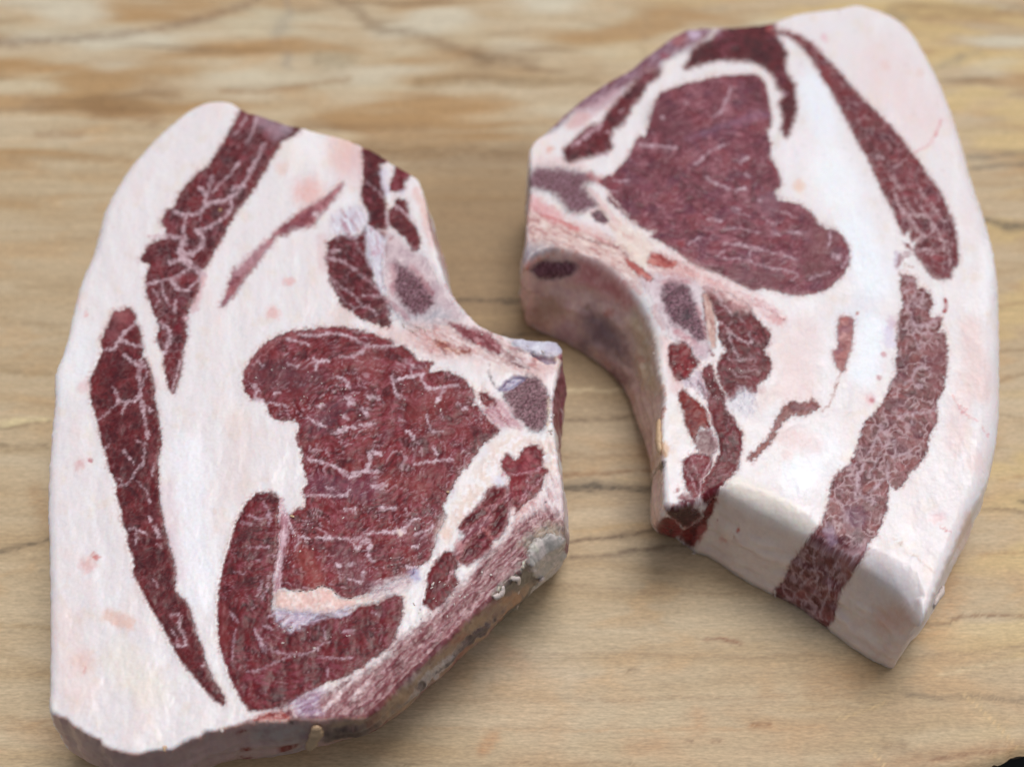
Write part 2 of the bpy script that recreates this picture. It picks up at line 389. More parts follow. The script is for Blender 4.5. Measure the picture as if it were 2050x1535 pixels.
    e = np.clip(dd_/rr, 0, 1); Z = THK-rr*(1-np.sqrt(np.clip(1-(1-e)**2, 0, 1)))
    VT = np.stack([X, Y, Z], -1); nT = len(VT); m = len(loop)
    # walls
    K = 40; rings = [loop]; Vs = [VT]; rim_px = proj(VT[loop])
    Zr = Z[loop]
    sl = sidx*.3; wob = fbm(sl/9, sl*0, 70, 3)-.5
    def sm(z, n=31):
        ker = np.hanning(n); ker /= ker.sum(); h_ = n//2; return np.convolve(np.concatenate([z[-h_:], z, z[:h_]]), ker, 'valid')
    OS = np.stack([sm(OO[:, 0]), sm(OO[:, 1])], -1); NS = np.stack([sm(NN[:, 0]), sm(NN[:, 1])], -1)
    for k in range(1, K+1):
        tt = k/K; f = tt**1.25; z = Zr*(1-tt)
        lat = .0011*sst(.86, 1., np.array([tt]))[0]
        bl = bulge*math.sin(math.pi*min(tt*1.05, 1))*(1+1.2*wob)
        sw = float(sst(0, .13, np.array([tt]))[0]); xy = OO[:, :2]*(1-sw)+(OS+.0004*0)*sw+OO[:, 2:4]*f+NS*(bl-lat)[:, None]
        Vs.append(np.concatenate([xy, z[:, None]], 1)); rings.append(nT+(k-1)*m+np.arange(m))
    V = np.concatenate(Vs); Fw = []
    for k in range(K):
        a = rings[k]; b = rings[k+1]
        Fw.append(np.stack([a, b, np.roll(b, -1), np.roll(a, -1)], 1))
    F = np.concatenate([F]+Fw)
    N = vnorm(V, F)
    px = proj(V)
    toc = CAM-V; toc /= np.linalg.norm(toc, axis=1, keepdims=True); fac = (N*toc).sum(1)
    wall = np.arange(len(V)) >= nT; hid = wall & (fac < .08)
    px_rim = np.concatenate([px[:nT]]+[rim_px]*K)
    blend = np.where(wall, sst(.02, .2, fac), 1.)[:, None]; px = px*blend+px_rim*(1-blend)
    pt = Paint(px); paint(pt)
    # relief; on walls add lengthwise ridges
    h = pt.h*.001
    ss = np.concatenate([np.zeros(nT)]+[sl]*K); tt_ = np.concatenate([np.zeros(nT)]+[np.full(m, (k+1)/K) for k in range(K)])
    rid = (fbm(ss/12+tt_*1.5, tt_*5, 71, 2)-.5)*.0018*np.sin(np.pi*np.clip(tt_, 0, 1))
    fine = (fbm(ss/2.5, tt_*14, 72, 2)-.5)*.0003*sst(0, .1, tt_)
    h = np.where(wall, h*blend[:, 0]*(.7-.3*tt_)+rid+fine, h*sst(-.0002, .0025, np.concatenate([dd_, np.zeros(len(V)-nT)])+.0004))
    V = V+N*h[:, None]; V[:, 2] = np.where(wall & (tt_ >= .999), .0002, np.maximum(V[:, 2], .0002))
    N = vnorm(V, F)
    root = bpy.data.objects.new(root_name, None); C.objects.link(root); root.empty_display_size = .02
    ctr = np.array([V[:, 0].mean(), V[:, 1].mean(), 0]); root.location = ctr
    root['label'] = label; root['category'] = 'pork chop'
    if group: root['group'] = group
    V = V-ctr
    # the fat under each muscle is sunk a little so that the two never touch
    sink = np.zeros(len(V), bool); lb_ = pt.lab > 0
    nb = np.ones(len(V), bool); mixed = ~(pt.lab[F] > 0).all(1); nb[F[mixed].ravel()] = False; sink = lb_ & nb
    Vf = V-N*np.where(sink, .00035, 0)[:, None]
    fat = tri_mesh('fat', Vf, F, MFAT, root, pt.col, pt.rough, extra_ngon=rings[-1][::-1])
    fl = pt.lab[F]; fl = np.where((fl == fl[:, :1]).all(1), fl[:, 0], np.median(fl, axis=1).astype(int))
    same = (pt.lab[F] == fl[:, None]).sum(1) >= 2
    objs = {}
    todo = []
    for lab_id, (nm, mt, lb) in parts.items():
        fs = F[(fl == lab_id) & same]
        us, inv = np.unique(fs, return_inverse=True); inv = inv.reshape(fs.shape)
        cc = np.arange(len(us))                          # connected pieces
        while len(inv):
            mn = cc[inv].min(1); new = cc.copy()
            for k in range(4): np.minimum.at(new, inv[:, k], mn)
            new = new[new]
            if (new == cc).all(): break
            cc = new
        fc = cc[inv[:, 0]] if len(inv) else np.zeros(0, int)
        for c_ in np.unique(fc):
            if (fc == c_).sum() >= 220: todo.append((lab_id, nm, mt, lb, fs[fc == c_]))
    for lab_id, nm, mt, lb, fs in todo:
        us, inv = np.unique(fs, return_inverse=True); inv = inv.reshape(fs.shape)
        E = np.concatenate([inv[:, [k, (k+1) % 4]] for k in range(4)]); n_ = len(us)
        key = E[:, 0]*n_+E[:, 1]; rev = E[:, 1]*n_+E[:, 0]; be = E[~np.isin(key, rev)]
        bset = np.zeros(n_, bool); bset[be.ravel()] = True
        # keep the part a solid: rim tucked into the fat, body 0.1 mm proud
        nb1 = np.zeros(n_, bool); nb1[inv[bset[inv].any(1)].ravel()] = True
        ofs = np.where(bset, -.00003, np.where(nb1, .00001, .00005))
        vv = V[us]+N[us]*ofs[:, None]
        o = tri_mesh(nm, vv, inv, mt, root, pt.col[us], pt.rough[us])
        if lb: o['label'] = lb
        objs[lab_id] = o
    return root, ctr, V, N, px, nT

# ---------------------------------------------------------------- left chop
LW = (200, 172, 182)
def paint_left(p):
    A, T_, Vv = p.area, p.tint, p.vein
    # tints in the fat
    for t, r, a_, c_ in (('E 150,420 E 400,620 E 700,640', 30, .45, (218,186,182)), ('E 800,700 E 1100,680', 24, .3, (226,196,190)), ('E 1250,700 E 1330,1000', 16, .5, (214,170,174)), ('D 1200,620 D 1400,700', 22, .4, (216,176,172)), ('B 1480,900 B 1600,1300', 14, .5, (216,168,162)),
        ('D 1300,30 D 1330,60', 20, .4, (200,170,180)), ('H 1350,150 H 1380,500', 14, .4, (214,190,200)), ('H 1050,650 H 1250,600', 22, .5, (206,156,160)), ('H 820,450 H 600,640', 26, .5, (236,238,240)), ('B 740,1250 D 760,150', 16, .35, (206,160,164)), ('B 480,560 B 560,640', 40, .5, (226,214,204))): T_(t, c_, a_, r)
    T_('B 640,900', (226,160,150), .55, 48); T_('B 900,590', (226,172,156), .5, 60); T_('B 1000,700', (222,182,184), .5, 60)
    T_('B 440,720', (222,180,160), .4, 22); T_('B 380,470', (222,190,160), .3, 25); T_('B 640,560', (240,236,240), .6, 70)
    T_('D 490,240', (222,150,145), .5, 16); T_('D 370,490', (220,150,140), .5, 22); T_('D 900,500', (216,176,164), .35, 40)
    T_('C 400,700 350,1000', (236,238,244), .5, 60); T_('C 460,1050', (214,140,140), .35, 22); T_('C 470,490', (214,130,130), .4, 9)
    T_('F 500,270', (170,60,70), .7, 9); T_('F 420,310', (214,150,150), .5, 18); T_('F 540,1010', (198,80,74), .75, 12); T_('F 480,1080', (220,160,156), .5, 26)
    T_('I 650,370 800,430', (222,176,158), .55, 22); T_('I 440,720', (222,180,172), .5, 38); T_('I 455,775 450,825', (196,90,80), .6, 3.5)
    T_('I 720,700 960,950', (228,222,212), .5, 60); T_('I 400,950 300,400', (232,210,206), .4, 60); T_('F 1450,670', (200,170,150), .4, 12)
    T_('C 1000,1050', (222,196,200), .5, 25); T_('C 1370,200 1290,450', (208,150,160), .5, 14); T_('C 1620,1300', (226,206,196), .4, 45)
    T_('F 1100,500 1180,1150', (216,190,200), .45, 28); T_('F 1250,200 1350,1300', (238,238,246), .7, 55); T_('F 1700,100 1600,500', (222,206,206), .4, 55)
    # upper belly strip
    A('''B 620,330 200,230 A 1650,270 1600,380 1540,490 1470,600 1420,690 1330,750 1260,820 1190,900 1160,980 1140,1010 1090,1040 1040,1130 1080,1170
      1090,1225 1060,1260 990,1275 920,1330 890,1420 C 890,80 960,110 930,200 930,260 935,340 960,400 990,490 1010,530 1030,600 1010,680 1040,760 1080,780 1070,880
      1100,1050 1140,1110 1170,1020 1200,900 1210,780 1240,680 1240,600 1250,450 1310,350 1340,270 1330,190 1370,140 1400,130 1430,50 A 1440,1370 1500,1280 1580,1130
      1640,1020 1700,960 1780,830 1850,720 1890,650 B 380,620 430,520 520,470 590,410''', 'meat', 1, c1=(104,48,52), c2=(134,84,92), c3=(76,32,40), fl=.25, gain=.9, net=.25, nsc=13, ang=-60)
    T_('B 400,430 300,330', (186,160,176), .45, 30); T_('B 480,400', (190,170,185), .5, 18)
    p.veins('''26 A 960,1240 1150,1240 1210,1260 1240,1300;30 A 1210,1270 1190,1370 1230,1440;26 C 1230,20 1210,70 1110,100;42 C 1180,20 1280,120 1370,190;
      20 C 935,265 1080,225 1130,230 1260,140;24 C 1130,240 1170,300 1230,320;14 C 1230,320 1340,230;22 C 1150,400 1150,470;24 C 1040,560 1110,620 1120,670 1070,790;10 C 1190,860 1150,1000 1130,1080;
      22 A 1340,870 1400,920 1380,1000 1350,1060 1210,1080;16 A 1400,920 1440,780;26 A 1380,1000 1580,950 1690,830 1740,720 1800,620 1830,540;12 A 1640,680 1560,780 1520,810 1450,900;
      20 A 1580,960 1590,1020 1560,1070 1480,1130 1390,1190 1310,1190;34 A 1310,1190 1370,1240 1370,1300 1310,1360 1250,1380;12 A 1340,1060 1350,1110;14 A 1150,1050 1210,1080;16 A 1240,1100 1210,1200 1240,1260;
      30 A 1600,870 1680,850;12 A 1780,300 1760,420 1700,520;10 A 1620,450 1700,330;8 C 1050,260 1060,330 1110,430;6 C 980,300 1040,380 1000,440''', LW, .8)
    T_('C 1180,590', (110,20,36), .8, 16); T_('C 1240,520', (225,190,200), .8, 10)
    # long lower strip
    A('''C 680,470 730,470 800,440 840,490 845,560 880,590 890,700 900,760 900,820 880,860 920,830 955,900 970,980 990,1050 990,1150 1020,1250 1030,1350 1045,1450
      F 1035,30 1045,130 1015,270 1020,380 1025,500 1040,640 1060,740 1085,850 1100,930 1135,1020 1150,1150 1150,1220 I 1150,180 1210,240 1260,310 1290,420 1320,520 1355,600 1380,700
      1410,790 1450,870 1490,930 1530,1000 1530,1060 1460,1020 1370,920 1300,840 1240,770 1190,700 1140,620 1110,550 1060,460 1000,360 940,260 890,150 830,50 F 840,1080 830,990 795,940 790,850 750,750
      740,640 710,560 700,440 640,330 630,240 600,170 570,50 C 570,1400 550,1300 510,1170 505,1050 490,1000 540,900 580,820 600,770 580,700 610,630 650,570''',
      'meat', 2, c1=(104,42,46), c2=(134,74,80), c3=(82,30,36), fl=.14, gain=.78, net=.12, nsc=15, ang=80, fib=.35, rag=4)
    T_('C 740,510', (168,104,108), .55, 26); T_('C 680,640', (160,96,104), .4, 22)
    p.veins('''22 C 870,560 770,620 730,680 690,760;24 C 730,690 820,730 910,740;10 C 690,760 610,765;18 C 760,800 850,870 900,900;20 C 850,870 880,900 870,960 890,1080 880,1140 790,1170 720,1160;
      12 C 720,1160 680,1050;20 C 890,1150 920,1300 940,1440;12 C 900,1170 970,1240;9 C 720,1180 650,1230;8 C 780,1180 740,1260;10 C 890,1080 910,1020 940,940;24 C 920,900 880,850;
      7 F 760,200 830,290;8 F 920,160 910,300 860,330 810,430 770,460 720,470;8 F 920,140 850,120;6 F 860,430 930,500 960,600;5 F 990,300 970,400;12 F 800,800 860,800 940,840;22 F 965,720 966,730;
      22 F 1000,780 1030,860;6 F 860,820 850,910;16 F 760,200 762,215;9 F 830,290 832,298;6 I 990,90 1020,150;18 I 1130,370 1200,350 1180,450 1220,510 1240,600;10 I 1140,580 1200,610 1240,590;
      14 I 1360,760 1380,740;6 F 640,150 620,180;6 F 700,400 740,440;6 C 560,1300 640,1240;7 I 1130,480 1170,560;9 F 1010,910 1040,930''', LW, .75)
    # deep thin curved strip
    A('''B 900,820 820,890 740,960 640,1010 560,1060 480,1130 410,1180 350,1250 260,1330 190,1400 90,1510 D 70,140 20,290 0,360 C 1500,430 1520,440 D 20,400 60,350 110,290 150,210 240,120 310,0 B 350,1310 400,1240
      480,1215 500,1165 600,1175 690,1145 710,1090 760,1050 830,960 890,880''', 'meat', 3, c1=(150,92,98), c2=(184,134,140), c3=(122,62,68), fl=.2, tone=(.80, .78, .80), gain=1.5, ang=-45, rag=6, soft=3, edge=(188,140,146))
    T_('B 620,1110 450,1190', (112,46,56), .6, 18); T_('B 300,1330 D 100,170', (196,160,172), .4, 18); T_('B 700,1080', (222,205,214), .7, 9)
    # upper right muscles along the rim
    A('B 1060,520 1090,560 1210,560 1300,640 1190,690 1200,820 1220,900 1230,1000 1245,1100 1250,1180 1160,1190 1100,1140 1110,1050 1060,970 1050,900 1070,800 1060,700', 'meat', 4,
      c1=(84,30,38), c2=(112,62,72), c3=(62,20,28), fl=.1, ang=70)
    A('B 1310,700 1350,660 1440,740 1380,820 1370,890 1330,900 1260,890 1290,790', 'meat', 4, c1=(108,46,56), c2=(132,74,86), fl=.1)
    A('B 1310,950 1390,970 1410,1060 1400,1100 1460,1150 1480,1220 1500,1290 1490,1340 1440,1350 1400,1260 1330,1200 1260,1150 1260,1040 1310,1010', 'meat', 5, c1=(96,36,46), c2=(124,68,78), fl=.15)
    p.veins('14 B 1290,1000 1350,1030 1430,1095;8 B 1080,820 1160,870 1210,940;10 B 1240,1040 1250,1160', (200,170,180), .8)
    T_('B 1220,750 1240,900', (208,198,218), .6, 12); T_('B 1350,910', (214,206,222), .6, 10)
    A('B 1180,1200 1230,1215 1225,1270 1190,1260', 'meat', None, c1=(120,60,70), rag=3)
    # cap muscle beside the bone
    A('''B 1080,1140 1040,1230 1000,1240 900,1215 840,1250 780,1280 800,1350 770,1400 D 790,100 810,250 850,320 900,420 980,470 1040,520 1100,540 1180,575 1240,590 1270,590 1262,500 1280,440 1240,370 1200,330 1150,260
      1130,160 1100,20 B 1090,1400 1080,1250''', 'meat', 6, c1=(92,34,42), c2=(118,66,76), c3=(70,24,32), fl=.35, ang=50, rag=6)
    p.veins('''16 D 780,65 870,70 960,120 1060,200 1140,260 1200,330;12 D 1060,355 1180,355 1230,375;6 D 830,220 900,290 1000,350 1060,440 1150,470;10 D 980,460 1040,430 1100,430;8 B 1000,1260 1040,1350 1060,1370;
      8 D 1100,430 1170,500;5 D 800,190 860,300 920,400 990,440;24 B 820,1350 870,1350;14 B 960,1230 1010,1250''', (196,166,176), .65)
    A('B 820,1090 900,1040 1000,1010 1090,1060 1080,1130 1030,1200 980,1230 900,1200 850,1230 820,1180', 'streaky', None, c=(206,200,214), c2=(170,120,140), c3=(228,228,240), ang=60, soft=8, rag=8)
    A('B 1085,1150 1160,1200 1240,1270 1245,1400 1220,1535 D 1210,120 1225,250 1250,330 1200,330 1150,180 1115,60 B 1120,1480 1090,1350', 'streaky', None, c=(206,200,214), c2=(186,150,170), c3=(226,226,236), ang=80, soft=4)
    # bone, marrow and the rim
    A('''B 1245,1225 1330,1230 1450,1370 1550,1400 1620,1535 D 1540,50 1600,150 1680,290 1780,420 1850,520 1700,560 1600,590 1450,610 1350,530 1280,430 1250,340 1225,280 1215,100 1240,0''', 'flat', 7,
      c=(206,186,192), c2=(180,156,166), rough=.3, rag=9, soft=8, nz=.22, sc=5)
    A('D 1280,420 1350,430 1440,500 1560,480 1650,440 1740,510 1700,560 1560,590 1450,600 1350,540 1290,470', 'flat', None, c=(158,156,168), c2=(196,188,196), soft=14, rag=12, nz=.2)
    A('D 1310,100 1340,110 1430,170 1520,240 1580,320 1610,400 1560,460 1530,490 1440,495 1380,440 1330,350 1305,250 1320,180', 'marrow', 8, c1=(98,56,70), c2=(150,124,136), c3=(60,20,34), soft=5, rag=9)
    p.veins('''10 D 1550,60 1640,230 1750,380 1860,490 1919,560;7 D 1215,60 1220,200 1250,300;7 B 1550,1200 1620,1350 1680,1500''', (232,212,216), .8, warp=2, h=.5)
    p.veins('10 D 1690,260 1760,370 1830,450 1890,510;12 B 1560,1080 1600,1230 1640,1330;8 B 1300,1240 1240,1290 1240,1400', (150,74,78), .6, warp=2, h=-.2)
    T_('B 1590,1000 1700,1250 1720,1500', (128,78,84), .95, 14)
    T_('B 1700,1450 1660,1300', (112,50,62), .9, 12)
    for t, r, a_ in (('D 1290,120 1290,330', 8, .4), ('D 1430,130 1600,330', 9, .4), ('D 1400,520 1250,380', 9, .45)): T_(t, (170, 96, 108), a_, r)
    A('E 230,380 420,380 600,360 760,400 900,450 1100,520 1350,610 1400,720 1250,790 1100,760 900,650 700,630 450,620 300,540', 'streaky', None, c=(210,182,182), c2=(168,100,104), c3=(228,214,216), ang=25, soft=10, rag=9, k=.7)
    A('H 1250,140 1400,150 1440,420 1450,650 1380,760 1200,760 1090,860 1050,760 1170,640 1300,540 1330,360', 'streaky', None, c=(214,196,200), c2=(172,104,110), c3=(228,216,220), ang=70, soft=10, rag=8, k=.6)
    # connective tissue over the bone
    A('E 560,370 640,380 690,400 880,450 920,490 970,540 980,600 940,610 840,560 760,520 690,490 620,420', 'streaky', 9, c=(140,76,84), c2=(104,36,44), c3=(186,140,146), ang=35, rag=7, soft=4)
    A('E 420,500 500,500 560,530 600,570 720,570 730,600 640,600 560,590 470,550', 'streaky', None, c=(160,84,70), c2=(124,40,40), c3=(214,170,150), ang=25, rag=8, soft=4)
    A('E 280,430 420,440 520,460 420,490 470,560 560,610 500,620 400,580 300,510', 'streaky', None, c=(206,170,170), c2=(176,110,110), ang=30, rag=10, soft=8)
    A('E 1000,600 1110,630 1170,720 1080,700 1010,660', 'streaky', None, c=(160,124,126), c2=(110,66,72), ang=30, rag=8, soft=6)
    T_('E 800,540', (176,30,44), .7, 6); T_('E 1230,690', (176,100,98), .6, 12); T_('E 1240,760 1330,720', (216,186,186), .5, 20)
    A('E 1040,490 1200,505 1340,505 1450,540 1440,610 1380,625 1200,600 1080,560', 'flat', 7, c=(206,206,222), c2=(184,180,200), rough=.3, h=.5, rag=5, soft=5)
    A('E 1200,602 1290,635 1390,640 1380,670 1320,672 1250,645', 'flat', None, c=(136,110,132), c2=(110,70,90), rag=4, h=-1.0)
    A('''E 1130,800 1150,775 1240,785 1310,870 1345,950 1335,1050 1320,1150 1270,1215 1180,1180 1130,1120 1060,1080 1030,990 985,930 1010,890 1080,850''', 'marrow', 8, c1=(110,78,88), c2=(156,134,140), c3=(66,26,38), soft=5, rag=8)
    A('E 940,885 1000,820 1080,775 1165,785 1080,850 985,895', 'flat', 7, c=(158,150,178), c2=(126,106,140), rough=.28, h=-.3, rag=4, soft=3)
    p.veins('9 E 870,735 900,830 960,885;4 E 870,685 880,690;6 E 1080,690 1180,722', (80,40,56), .85, warp=3, h=-.5)
    A('E 800,900 860,900 930,970 930,1030 890,1040 850,1000 820,950', 'meat', 9, c1=(132,60,64), fl=.1, rag=5)
    A('E 900,1000 960,960 1030,1000 1060,1090 1150,1150 1120,1200 1040,1170 950,1170 850,1100 830,1040', 'streaky', None, c=(196,156,166), c2=(150,82,94), c3=(220,196,200), ang=40, rag=8, soft=6)
    T_('E 1350,600 1400,700 1370,850', (216,190,194), .4, 20)
    A('E 1385,640 1420,640 1440,660 1430,720 1400,850 1375,960 1370,1130 1395,1200 1420,1200 1480,900 1500,640 1440,600', 'flat', None, c=(128,66,76), c2=(166,110,118), rag=3, nz=.2)
    p.veins('18 E 1385,640 1420,650 1420,690 1395,720;12 E 1335,950 1340,1050 1330,1150 1340,1250', (218,190,170), .8, warp=3, h=.5)
    # eye muscle
    A('''D 140,1000 160,900 230,800 310,710 430,650 560,610 740,600 860,590 1000,610 1120,640 1230,680 1300,710 1260,740 1370,740 1440,800 1470,850 1580,860 1600,870 1560,910 1560,950 1680,930 1780,960 1860,1020
      E 770,920 760,980 745,1010 790,1000 820,1060 870,1120 930,1160 950,1210 880,1270 800,1310 H 800,150 790,200 750,260 680,340 600,460 570,530 510,620 550,700 480,830 470,900 420,1020 330,1090 280,1150 150,1190
      G 1230,1230 1080,1290 950,1340 880,1310 800,1260 720,1245 640,1280 560,1270 410,1250 400,1200 420,1050 430,950 430,900 420,780 430,650 500,700 560,640 620,640 620,560 600,500 640,440 610,330 600,240 590,200 550,120 560,50
      D 570,1500 560,1450 580,1350 530,1300 430,1310 350,1270 320,1180 280,1140 200,1150 160,1100''', 'meat', 10, c1=(116,54,58), c2=(142,90,100), c3=(84,38,46), fl=.85, ang=-25, rag=6)
    T_('D 300,950 600,1000', (84,50,60), .45, 50); T_('D 1500,1250 1700,1100', (130,52,50), .4, 40); T_('G 600,1000 700,1180', (150,66,60), .55, 32); T_('G 1500,500 1300,420', (130,54,54), .4, 40)
    T_('G 900,1000 1100,1250', (112,66,76), .5, 40); T_('G 700,450 1100,500', (108,64,84), .45, 36); T_('D 900,1200 700,1350', (96,56,72), .4, 36); T_('D 1100,870', (140,70,66), .4, 40)
    T_('H 400,300 500,400', (120,44,52), .45, 36); T_('G 1500,920', (100,52,62), .4, 30)
    for t in ('D 160,950 200,860 280,770 380,700', 'D 180,980 230,870 320,780 420,700', 'D 330,720 480,650 640,625 800,620', 'D 420,690 600,645 760,650'): p.vein(t, 8, (170,112,116), .6)
    p.veins('''9 D 570,650 700,660 820,640 920,650 1000,690 1080,730 1150,745 1300,740;18 D 890,645 1000,685;8 D 470,680 560,700 640,730;20 D 980,820 1060,780 1095,735;7 D 890,820 980,825;18 D 680,820 700,860 790,850;16 D 710,860 700,920;
      8 D 250,850 290,890;12 D 1380,860 1440,880;6 D 1440,880 1430,960;20 D 870,980 940,1000 960,1060;34 D 940,1130 990,1160 950,1185;20 D 1050,1220 1100,1270;16 D 1100,1130 1180,1130;18 D 1280,960 1300,1080 1340,1130;14 D 1300,1000 1450,970 1530,950;
      14 D 1500,960 1560,1080 1640,1050 1780,1040;20 D 1680,1080 1630,1160;22 D 1790,1180 1800,1182;14 D 1820,1220 1860,1210;12 D 640,1290 720,1340 780,1360;15 D 700,1200 760,1200;20 D 920,1280 950,1300;14 D 830,1410 900,1370 1000,1360;
      8 D 1550,1260 1580,1410 1680,1390;8 D 330,1170 480,1200;18 D 230,1040 250,1100;24 D 250,1080 230,1150 300,1160;12 D 1040,1350 1150,1330;16 D 1410,1400 1440,1430;10 D 480,870 560,890;10 D 380,1100 420,1090;
      14 G 640,260 790,290 930,370;22 G 950,400 1080,350 1180,360;20 G 1080,350 1130,260 1100,200 1200,220;12 G 1460,300 1500,300 1620,270 1750,270;14 G 1600,170 1630,230;16 G 1400,50 1450,100;12 G 850,70 940,40;14 G 1130,470 1240,460;
      12 G 1140,480 1220,490;15 G 780,480 830,490;9 G 930,550 950,500;18 G 920,650 1000,650;18 G 1200,630 1310,640;13 G 570,860 640,870;13 G 700,870 860,870 1000,880 1100,830 1200,820 1290,830 1380,800 1430,730 1500,720;30 G 1300,820 1380,820;
      14 G 990,910 1010,970 1080,870;14 G 1080,900 1130,900 1100,960 1110,1020 1140,1050;14 G 850,1080 890,1080;24 G 955,1070 975,1070;14 G 950,1180 1060,1210 1060,1130;9 G 1160,1200 1190,1190;18 G 1440,930 1480,930;14 G 1400,1090 1480,1100;
      12 G 1450,840 1590,800 1600,760;6 G 880,1130 880,1200;10 G 620,540 930,545;10 G 660,200 740,190;12 G 480,720 530,830;8 G 570,870 540,960''', (210,184,196), .85)
    T_('G 1340,820', (236,214,206), .8, 9)
    # seam between eye and lower muscle
    A('G 430,560 460,640 500,700 470,790 480,860 450,960 430,1100 420,1240 400,1300 370,1290 370,1150 380,1000 410,900 400,800 420,700 400,600', 'streaky', None, c=(206,172,184), c2=(160,104,118), c3=(226,206,214), ang=88, rag=7, soft=4)
    # lower L-shaped muscle
    A('''G 250,520 360,520 420,570 410,650 400,720 430,790 400,850 400,960 380,1080 355,1200 370,1300 350,1400 380,1480 J 570,400 640,460 690,500 760,470 840,410 900,390 960,380 1020,390 1130,370 1200,310 1380,270
      1430,230 1530,210 1560,250 1560,330 1530,430 1500,540 1450,610 1380,670 1300,710 1250,770 1180,800 1100,850 960,880 900,930 800,970 690,1040 600,1080 480,1090 380,1100 330,1030 270,930 230,830 200,740 150,620 135,450
      140,300 150,130 180,0 F 1530,1050 1590,880 1620,740 1700,600''', 'meat', 11, c1=(104,40,48), c2=(128,72,86), c3=(74,24,34), fl=.35, ang=20, rag=5)
    p.veins('''11 J 230,340 300,420;7 J 270,480 250,640 250,710;8 J 420,480 470,570 530,640 700,670 860,660 930,590 1000,570;14 J 420,470 450,540 500,650;8 J 910,690 1050,700 1160,700;9 J 490,440 560,480;7 J 700,680 560,740 430,800 370,800;
      12 J 520,380 590,360;16 J 1100,490 1180,490;6 J 960,560 960,440;8 J 980,760 980,840;9 G 170,690 290,730 340,690;8 G 120,750 200,760;10 G 170,940 290,940 340,940;10 G 330,1000 380,1000;10 G 240,1040 270,1040;7 G 70,1130 150,1140;
      6 J 480,100 440,220;6 J 530,120 470,260;14 J 1140,690 1160,690;8 J 1320,340 1380,370;14 G 300,600 360,720 330,760;10 G 330,1170 360,1150''', (196,166,180), .65)
    T_('J 170,300 200,620', (120,48,48), .5, 18)
    A('J 575,185 840,185 930,150 1000,165 1060,225 1130,250 1250,230 1420,140 1440,210 1380,260 1200,300 960,370 760,350 580,320', 'flat', 12, c=(224,186,180), c2=(228,210,208), rag=5, soft=3, h=.25)
    A('J 560,330 760,335 960,360 1150,310 1140,360 900,395 760,470 690,490 600,430', 'streaky', None, c=(186,168,190), c2=(130,80,96), c3=(214,204,220), ang=-15, rag=8, soft=6)
    T_('G 1460,1160', (160,156,196), .7, 20)
    A('G 1150,1240 1230,1200 1400,1150 1440,1200 1400,1260 1300,1290 1100,1350', 'streaky', None, c=(200,180,186), c2=(160,130,144), c3=(222,208,212), ang=-20, rag=8, soft=6)
    # rib muscle pieces in the fat band
    A('''H 930,120 1080,60 1250,70 1380,110 1420,250 1420,420 1300,380 1200,160 1000,230 900,470 780,650 640,790 560,880 480,900 540,720''', 'flat', None, c=(224,206,200), c2=(232,226,230), soft=12, rag=6, nz=.08)
    A('''H 1130,200 1180,160 1250,160 1290,200 1290,270 1280,330 1330,350 1300,400 1290,470 1240,540 1160,600 1120,640 1070,690 1090,640 1040,610 1020,560 1030,470 1040,390 980,350 970,280 1010,230 1060,250 1070,270 1110,260''', 'meat', 13,
      c1=(120,50,60), c2=(150,84,94), c3=(92,32,42), fl=.1, ang=60)
    A('H 900,470 1010,470 1050,560 1040,640 1020,760 960,870 910,900 880,990 800,1030 700,1085 640,1060 600,1000 640,900 690,850 640,800 690,720 790,630', 'streaky', 13, c=(120,60,72), c2=(90,30,42), c3=(186,150,158), ang=-50, soft=5)
    for t in ('H 890,490 1000,495 980,550 910,590 820,620 850,560', 'H 790,650 850,650 870,680 800,720 720,770 650,800 680,740 720,690',
              'H 890,670 950,620 1010,600 1020,650 1000,690 1020,740 990,800 930,850 890,850 875,800 930,700', 'H 700,930 760,860 860,820 900,910 870,950 810,980 740,1050 690,1070 650,1040'):
        A(t, 'meat', 13, c1=(98,36,48), c2=(124,66,80), c3=(72,22,36), fl=.15, rag=5)
    A('H 470,1040 530,990 580,970 620,1020 640,1090 600,1150 640,1200 620,1260 540,1340 490,1400 440,1420 370,1370 400,1280 400,1200 430,1100', 'meat', 14, c1=(104,36,46), c2=(126,62,74), c3=(74,22,34), fl=.2, ang=70)
    p.veins('8 H 1060,380 1200,370 1300,320;6 H 1190,380 1170,500 1110,600;6 H 1290,400 1200,500 1150,580;20 H 990,380 1010,450;14 H 1110,1230;10 H 560,1200 600,1120', (196,150,162), .7)
    T_('H 650,930', (196,140,144), .7, 16); T_('H 550,830', (226,196,184), .6, 22); T_('H 1180,220', (186,110,116), .5, 16); T_('H 940,430', (222,214,228), .8, 16)
    p.veins('12 H 1090,830 1080,740 1150,660 1250,560;8 H 1100,790 1150,750 1250,720;12 H 880,860 830,790', (190,110,108), .6)
    # pink-grey rib band with dark red streaks
    A('''H 1450,700 1300,640 1200,700 1100,760 950,920 800,1060 720,1180 560,1350 470,1430 K 350,760 200,880 60,980 J 1500,650 1380,720 1200,850 1000,960 800,1010 650,1090 500,1130 360,1190 560,1230 800,1210 1200,1250 1500,1100
      K 250,1200 700,900 1100,650 1300,300 H 1480,900''', 'streaky', None, c=(136,78,86), c2=(92,28,38), c3=(188,150,156), ang=-42, soft=9, k=1.1, rag=8)
